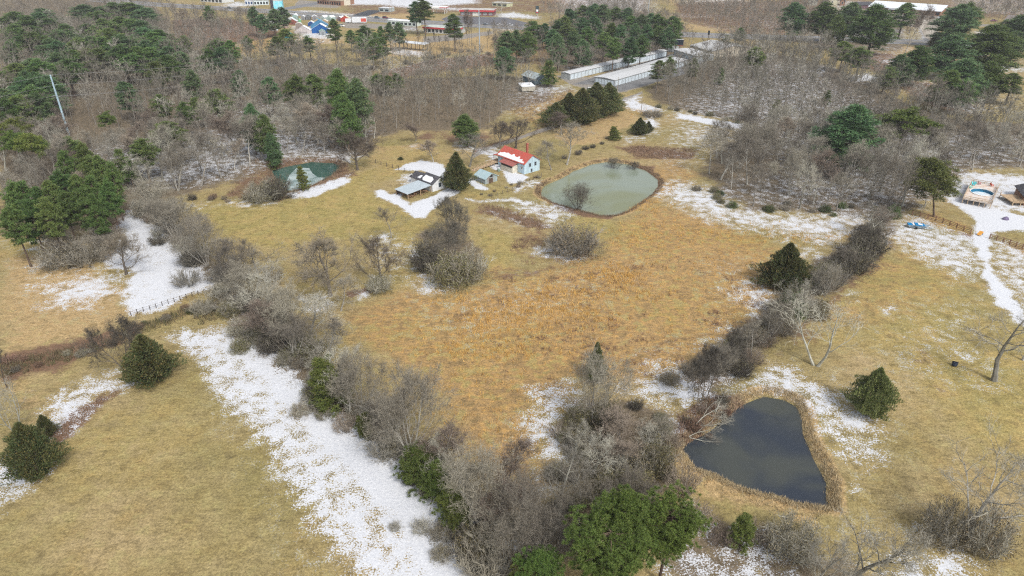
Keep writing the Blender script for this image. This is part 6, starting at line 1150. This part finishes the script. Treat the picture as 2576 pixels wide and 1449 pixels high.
angs = sorted([6.2832*k/n_ for k in range(n_)] + [math.atan2(y_-cy, x_-cx) % 6.2832 for x_, y_ in ((0, 0), (Wd, 0), (Wd, Ld), (0, Ld))])
for a, b_ in zip(angs, angs[1:]+[angs[0]+6.2832]):
    i0, i1 = [(cx+R1*1.12*math.cos(t_), cy+R1*math.sin(t_)) for t_ in (a, b_)]; o0, o1 = edge_pt(a), edge_pt(b_); m.slab([(*i0, 1.4), (*o0, 1.4), (*o1, 1.4), (*i1, 1.4)], .15)
m.build('deck_boards', surf('deck_boards', (.46, .35, .27), .85, .15, .2, .8, (.62, .60, .58)), dk)
for x_, y_ in [(0.1, f*Ld) for f in (.02, .22, .4, .6, .8, .98)] + [(f*Wd, .1) for f in (.3, .6, .97)] + [(Wd-.1, Ld*f) for f in (.3, .6, .97)]: MB().box(x_-.09, y_-.09, -.2, x_+.09, y_+.09, 1.24).build('support_post', WOODL, dk)
def railing(p, q, nm='railing'):
    m = MB(); p, q = Vector(p), Vector(q); L_ = (q-p).length; k_ = max(2, int(L_/1.5))
    for z_ in (2.3, 1.85): m.rod(p+Vector((0, 0, z_)), q+Vector((0, 0, z_)), .09, 4)
    for k in range(k_+1): c_ = p.lerp(q, k/k_); m.box(c_.x-.07, c_.y-.07, 1.4, c_.x+.07, c_.y+.07, 2.4)
    for k in range(int(L_/.28)): c_ = p.lerp(q, k*.28/L_); m.box(c_.x-.045, c_.y-.045, 1.42, c_.x+.045, c_.y+.045, 1.86)
    m.build(nm, surf('rail_wood', (.50, .40, .29), .85, .1, .15, 2.0), dk)
railing((.05, .05, 0), (.05, Ld-.05, 0)); railing((.05, .05, 0), (Wd*.96, .05, 0)); railing((.1, Ld-.05, 0), (Wd-.1, Ld-.05, 0)); railing((Wd-.05, Ld*.3, 0), (Wd-.05, Ld-.05, 0))
pl = empty('swimming_pool', (n0.x, n0.y, 0), rz, 'round blue pool mostly covered with ice, set into the wooden deck', 'pool'); m = MB()
for (xa, ya), (xb, yb) in zip(ring, ring[1:]+ring[:1]): m.poly([(xa, ya, -.1), (xb, yb, -.1), (xb, yb, 1.5), (xa, ya, 1.5)])
m.build('liner', surf('blue_liner', (.03, .20, .34), .5, .4, .1), pl); MB().poly([(x_, y_, .75) for x_, y_ in ring]).build('water', surf('pool_water', (.03, .22, .36), .1, .5, .1), pl)
MB().slab([(cx+(x_-cx)*.9-R1*.12, cy+(y_-cy)*.86-R1*.02, .80) for x_, y_ in ring], .03).build('ice_sheet', surf('pool_ice', (.66, .72, .76), .5, .4, .08, .8, (.50, .58, .64)), pl)
m = MB()
for (xa, ya), (xb, yb) in zip(ring, ring[1:]+ring[:1]): m.rod((xa, ya, 1.52), (xb, yb, 1.52), .1, 5)
m.build('rim', TRIM, pl)
def deck_item(u, v): return Vector((n0.x, n0.y, 0)) + Matrix.Rotation(rz, 3, 'Z') @ Vector((u*Wd, v*Ld, 1.4))
def chair(u, v, rot, col, label):
    s = empty('deck_chair', deck_item(u, v), rz+rot, label, 'chair'); mm = surf('plastic_%.2f_%.2f' % col[:2], col, .5, .4)
    MB().box(-.35, -.35, .32, .35, .35, .40).build('seat', mm, s); MB().slab([(-.35, .30, .40), (.35, .30, .40), (.35, .55, 1.05), (-.35, .55, 1.05)], .07).build('backrest', mm, s)
    for x_ in (-.3, .3):
        MB().box(x_-.04, -.33, 0, x_+.04, -.25, .6).box(x_-.05, -.36, .6, x_+.05, .34, .65).build('arm', mm, s); MB().box(x_-.04, .25, 0, x_+.04, .33, .32).build('leg', mm, s)
for u, v, r_, c_, lab in [(.90, .86, .3, (.05, .52, .58), 'turquoise deck chair in the back corner of the pool deck'), (.80, .88, -.2, (.07, .55, .60), 'turquoise deck chair second from the back corner of the pool deck'), (.62, .92, .1, (.25, .62, .52), 'mint deck chair at the left rail of the pool deck'), (.92, .70, .4, (.48, .22, .22), 'dusty pink deck chair along the back rail of the pool deck'), (.94, .26, .8, (.55, .11, .06), 'orange-red deck chair near the stairs of the pool deck')]: chair(u, v, r_, c_, lab)
loc, rz2, W, L = frame((2545, 519), (2640, 500), (2528, 508)); s = empty('back_porch', loc, rz2, 'lower tan wooden porch joining the pool deck to the brick house', 'porch'); MB().box(0, 0, .95, 4.5, 6.5, 1.1).build('floor', WOODL, s)
for x_, y_ in ((.1, .1), (4.4, .1), (.1, 6.4), (2.2, .1)): MB().box(x_-.08, y_-.08, -.2, x_+.08, y_+.08, 1.9).build('post', WOODL, s)
MB().rod((.1, .1, 1.85), (4.4, .1, 1.85), .06, 4).rod((.1, .1, 1.45), (4.4, .1, 1.45), .05, 4).build('rail', WOODL, s)
p = P(2572, 517); s = empty('brick_house', p, R(-20), 'corner of a brown brick house with a dark roof at the right edge', 'house'); gable(s, 10, 9, 2.7, 4.8, BRICK, SHING, .5)
p = P(2308, 574); s = empty('covered_boat', (p.x, p.y, gz(p.x, p.y)), R(-14), 'small boat on a trailer with a bright blue cover dusted with snow', 'boat')
m = MB(); pr = [(-2.6, .55, .5), (-2.5, .85, .95), (1.6, .85, .95), (2.7, .1, 1.05), (1.7, .55, .5)]
m.V = [(x_, -y_, z_) for x_, y_, z_ in pr] + [(x_, y_, z_) for x_, y_, z_ in pr]; m.F = [(0, 1, 2, 3, 4), (9, 8, 7, 6, 5), (0, 5, 6, 1), (4, 9, 5, 0), (3, 8, 9, 4), (1, 6, 7, 2), (2, 7, 8, 3)]; m.build('hull', surf('hull_grey', (.28, .36, .42), .4, .4), s)
MB().slab([(-2.5, -.8, 1.0), (-1.5, -.82, 1.02), (-1.5, .82, 1.02), (-2.5, .8, 1.0)], .05).slab([(-.9, -.84, 1.2), (1.4, -.8, 1.05), (1.4, .8, 1.05), (-.9, .84, 1.2)], .2).build('cover', surf('blue_tarp', (.01, .22, .50), .5, .4), s); MB().slab([(-1.4, -.6, 1.06), (-.95, -.6, 1.06), (-.95, .6, 1.06), (-1.4, .6, 1.06)], .04).slab([(-.2, -.5, 1.22), (.8, -.6, 1.13), (.9, .3, 1.13), (-.1, .5, 1.22)], .04).build('snow_patch', SNOWM, s)
MB().box(-2.2, -.6, .32, 3.6, -.5, .42).box(-2.2, .5, .32, 3.6, .6, .42).build('trailer_frame', STEEL, s)
for y_ in (-.9, .9): MB().rod((-.6, y_-.1, .3), (-.6, y_+.1, .3), .3, 10).build('wheel', BLK, s)
def lump(gx, gy, r, hh, mat, name, label, cat):
    p = P(gx, gy); bm = bmesh.new(); bmesh.ops.create_icosphere(bm, subdivisions=3, radius=1)
    for v in bm.verts: k = 1+.12*math.sin(v.co.x*5+v.co.y*4)+.08*math.sin(v.co.z*7+v.co.x*3); v.co = Vector((v.co.x*r*k, v.co.y*r*.75*k, max(-.1, v.co.z)*hh*k))
    me = bpy.data.meshes.new(name); bm.to_mesh(me); bm.free(); me.materials.append(mat); o = bpy.data.objects.new(name, me); o.location = (p.x, p.y, gz(p.x, p.y)); link(o); return tag(o, label, cat)
lump(2529, 552, .85, .7, surf('purple_grey', (.16, .13, .22), .8), 'covered_grill', 'dark purple-grey covered hump on the snow below the pool deck', 'cover')
p = P(2464, 592); s = empty('play_slide', (p.x, p.y, gz(p.x, p.y)), .6, 'small orange-yellow plastic play piece on the snow track', 'toy'); MB().slab([(-.7, -.45, .35), (.7, -.45, .95), (.7, .45, .95), (-.7, .45, .35)], .12).build('top_panel', surf('orange_plastic', (.62, .30, .05), .5, .4), s)
for x_, hh in ((-.55, .36), (.55, .78)):
    for y_ in (-.35, .35): MB().box(x_-.06, y_-.06, 0, x_+.06, y_+.06, hh-.1).build('leg', surf('blue_plastic', (.05, .18, .35), .5, .4), s)
p = on(2400, 921); s = empty('water_tub', p, .4, 'dark blue-black tub lying on the grass at the right', 'tub'); MB().rod((0, 0, .1), (.25, .15, .75), .42, 14, .5).build('tub_wall', surf('navy_plastic', (.015, .025, .05), .5, .4), s); MB().rod((.26, .156, .765), (.28, .17, .80), .54, 14).build('rim', surf('navy_rim', (.03, .045, .075), .5, .4), s)
p = on(1255, 431); s = empty('rain_barrel', p, 0, 'grey-green barrel standing on the snow before the red roofed house', 'barrel'); MB().rod((0, 0, 0), (0, 0, .55), .42, 14, .5).rod((0, 0, .55), (0, 0, 1.1), .5, 14, .42).build('barrel_wall', surf('grey_green', (.22, .30, .27), .6, .3), s); MB().rod((0, 0, 1.104), (0, 0, 1.16), .44, 14).build('lid', SNOWM, s)

# ------------------------------------------------------------------ thin winter air
m = bpy.data.materials.new('haze_air'); m.use_nodes = True; t = m.node_tree; t.nodes.clear()
vo = t.nodes.new('ShaderNodeVolumePrincipled'); vo.inputs['Color'].default_value = (.90, .94, 1, 1); vo.inputs['Density'].default_value = .00013; vo.inputs['Anisotropy'].default_value = .0
ou = t.nodes.new('ShaderNodeOutputMaterial'); t.links.new(vo.outputs[0], ou.inputs['Volume'])
hz = MB().box(-5200, -900, -3, 5200, 4500, 78).build('haze', m); tag(hz, 'thin pale winter haze over the whole land', 'haze', kind='stuff')
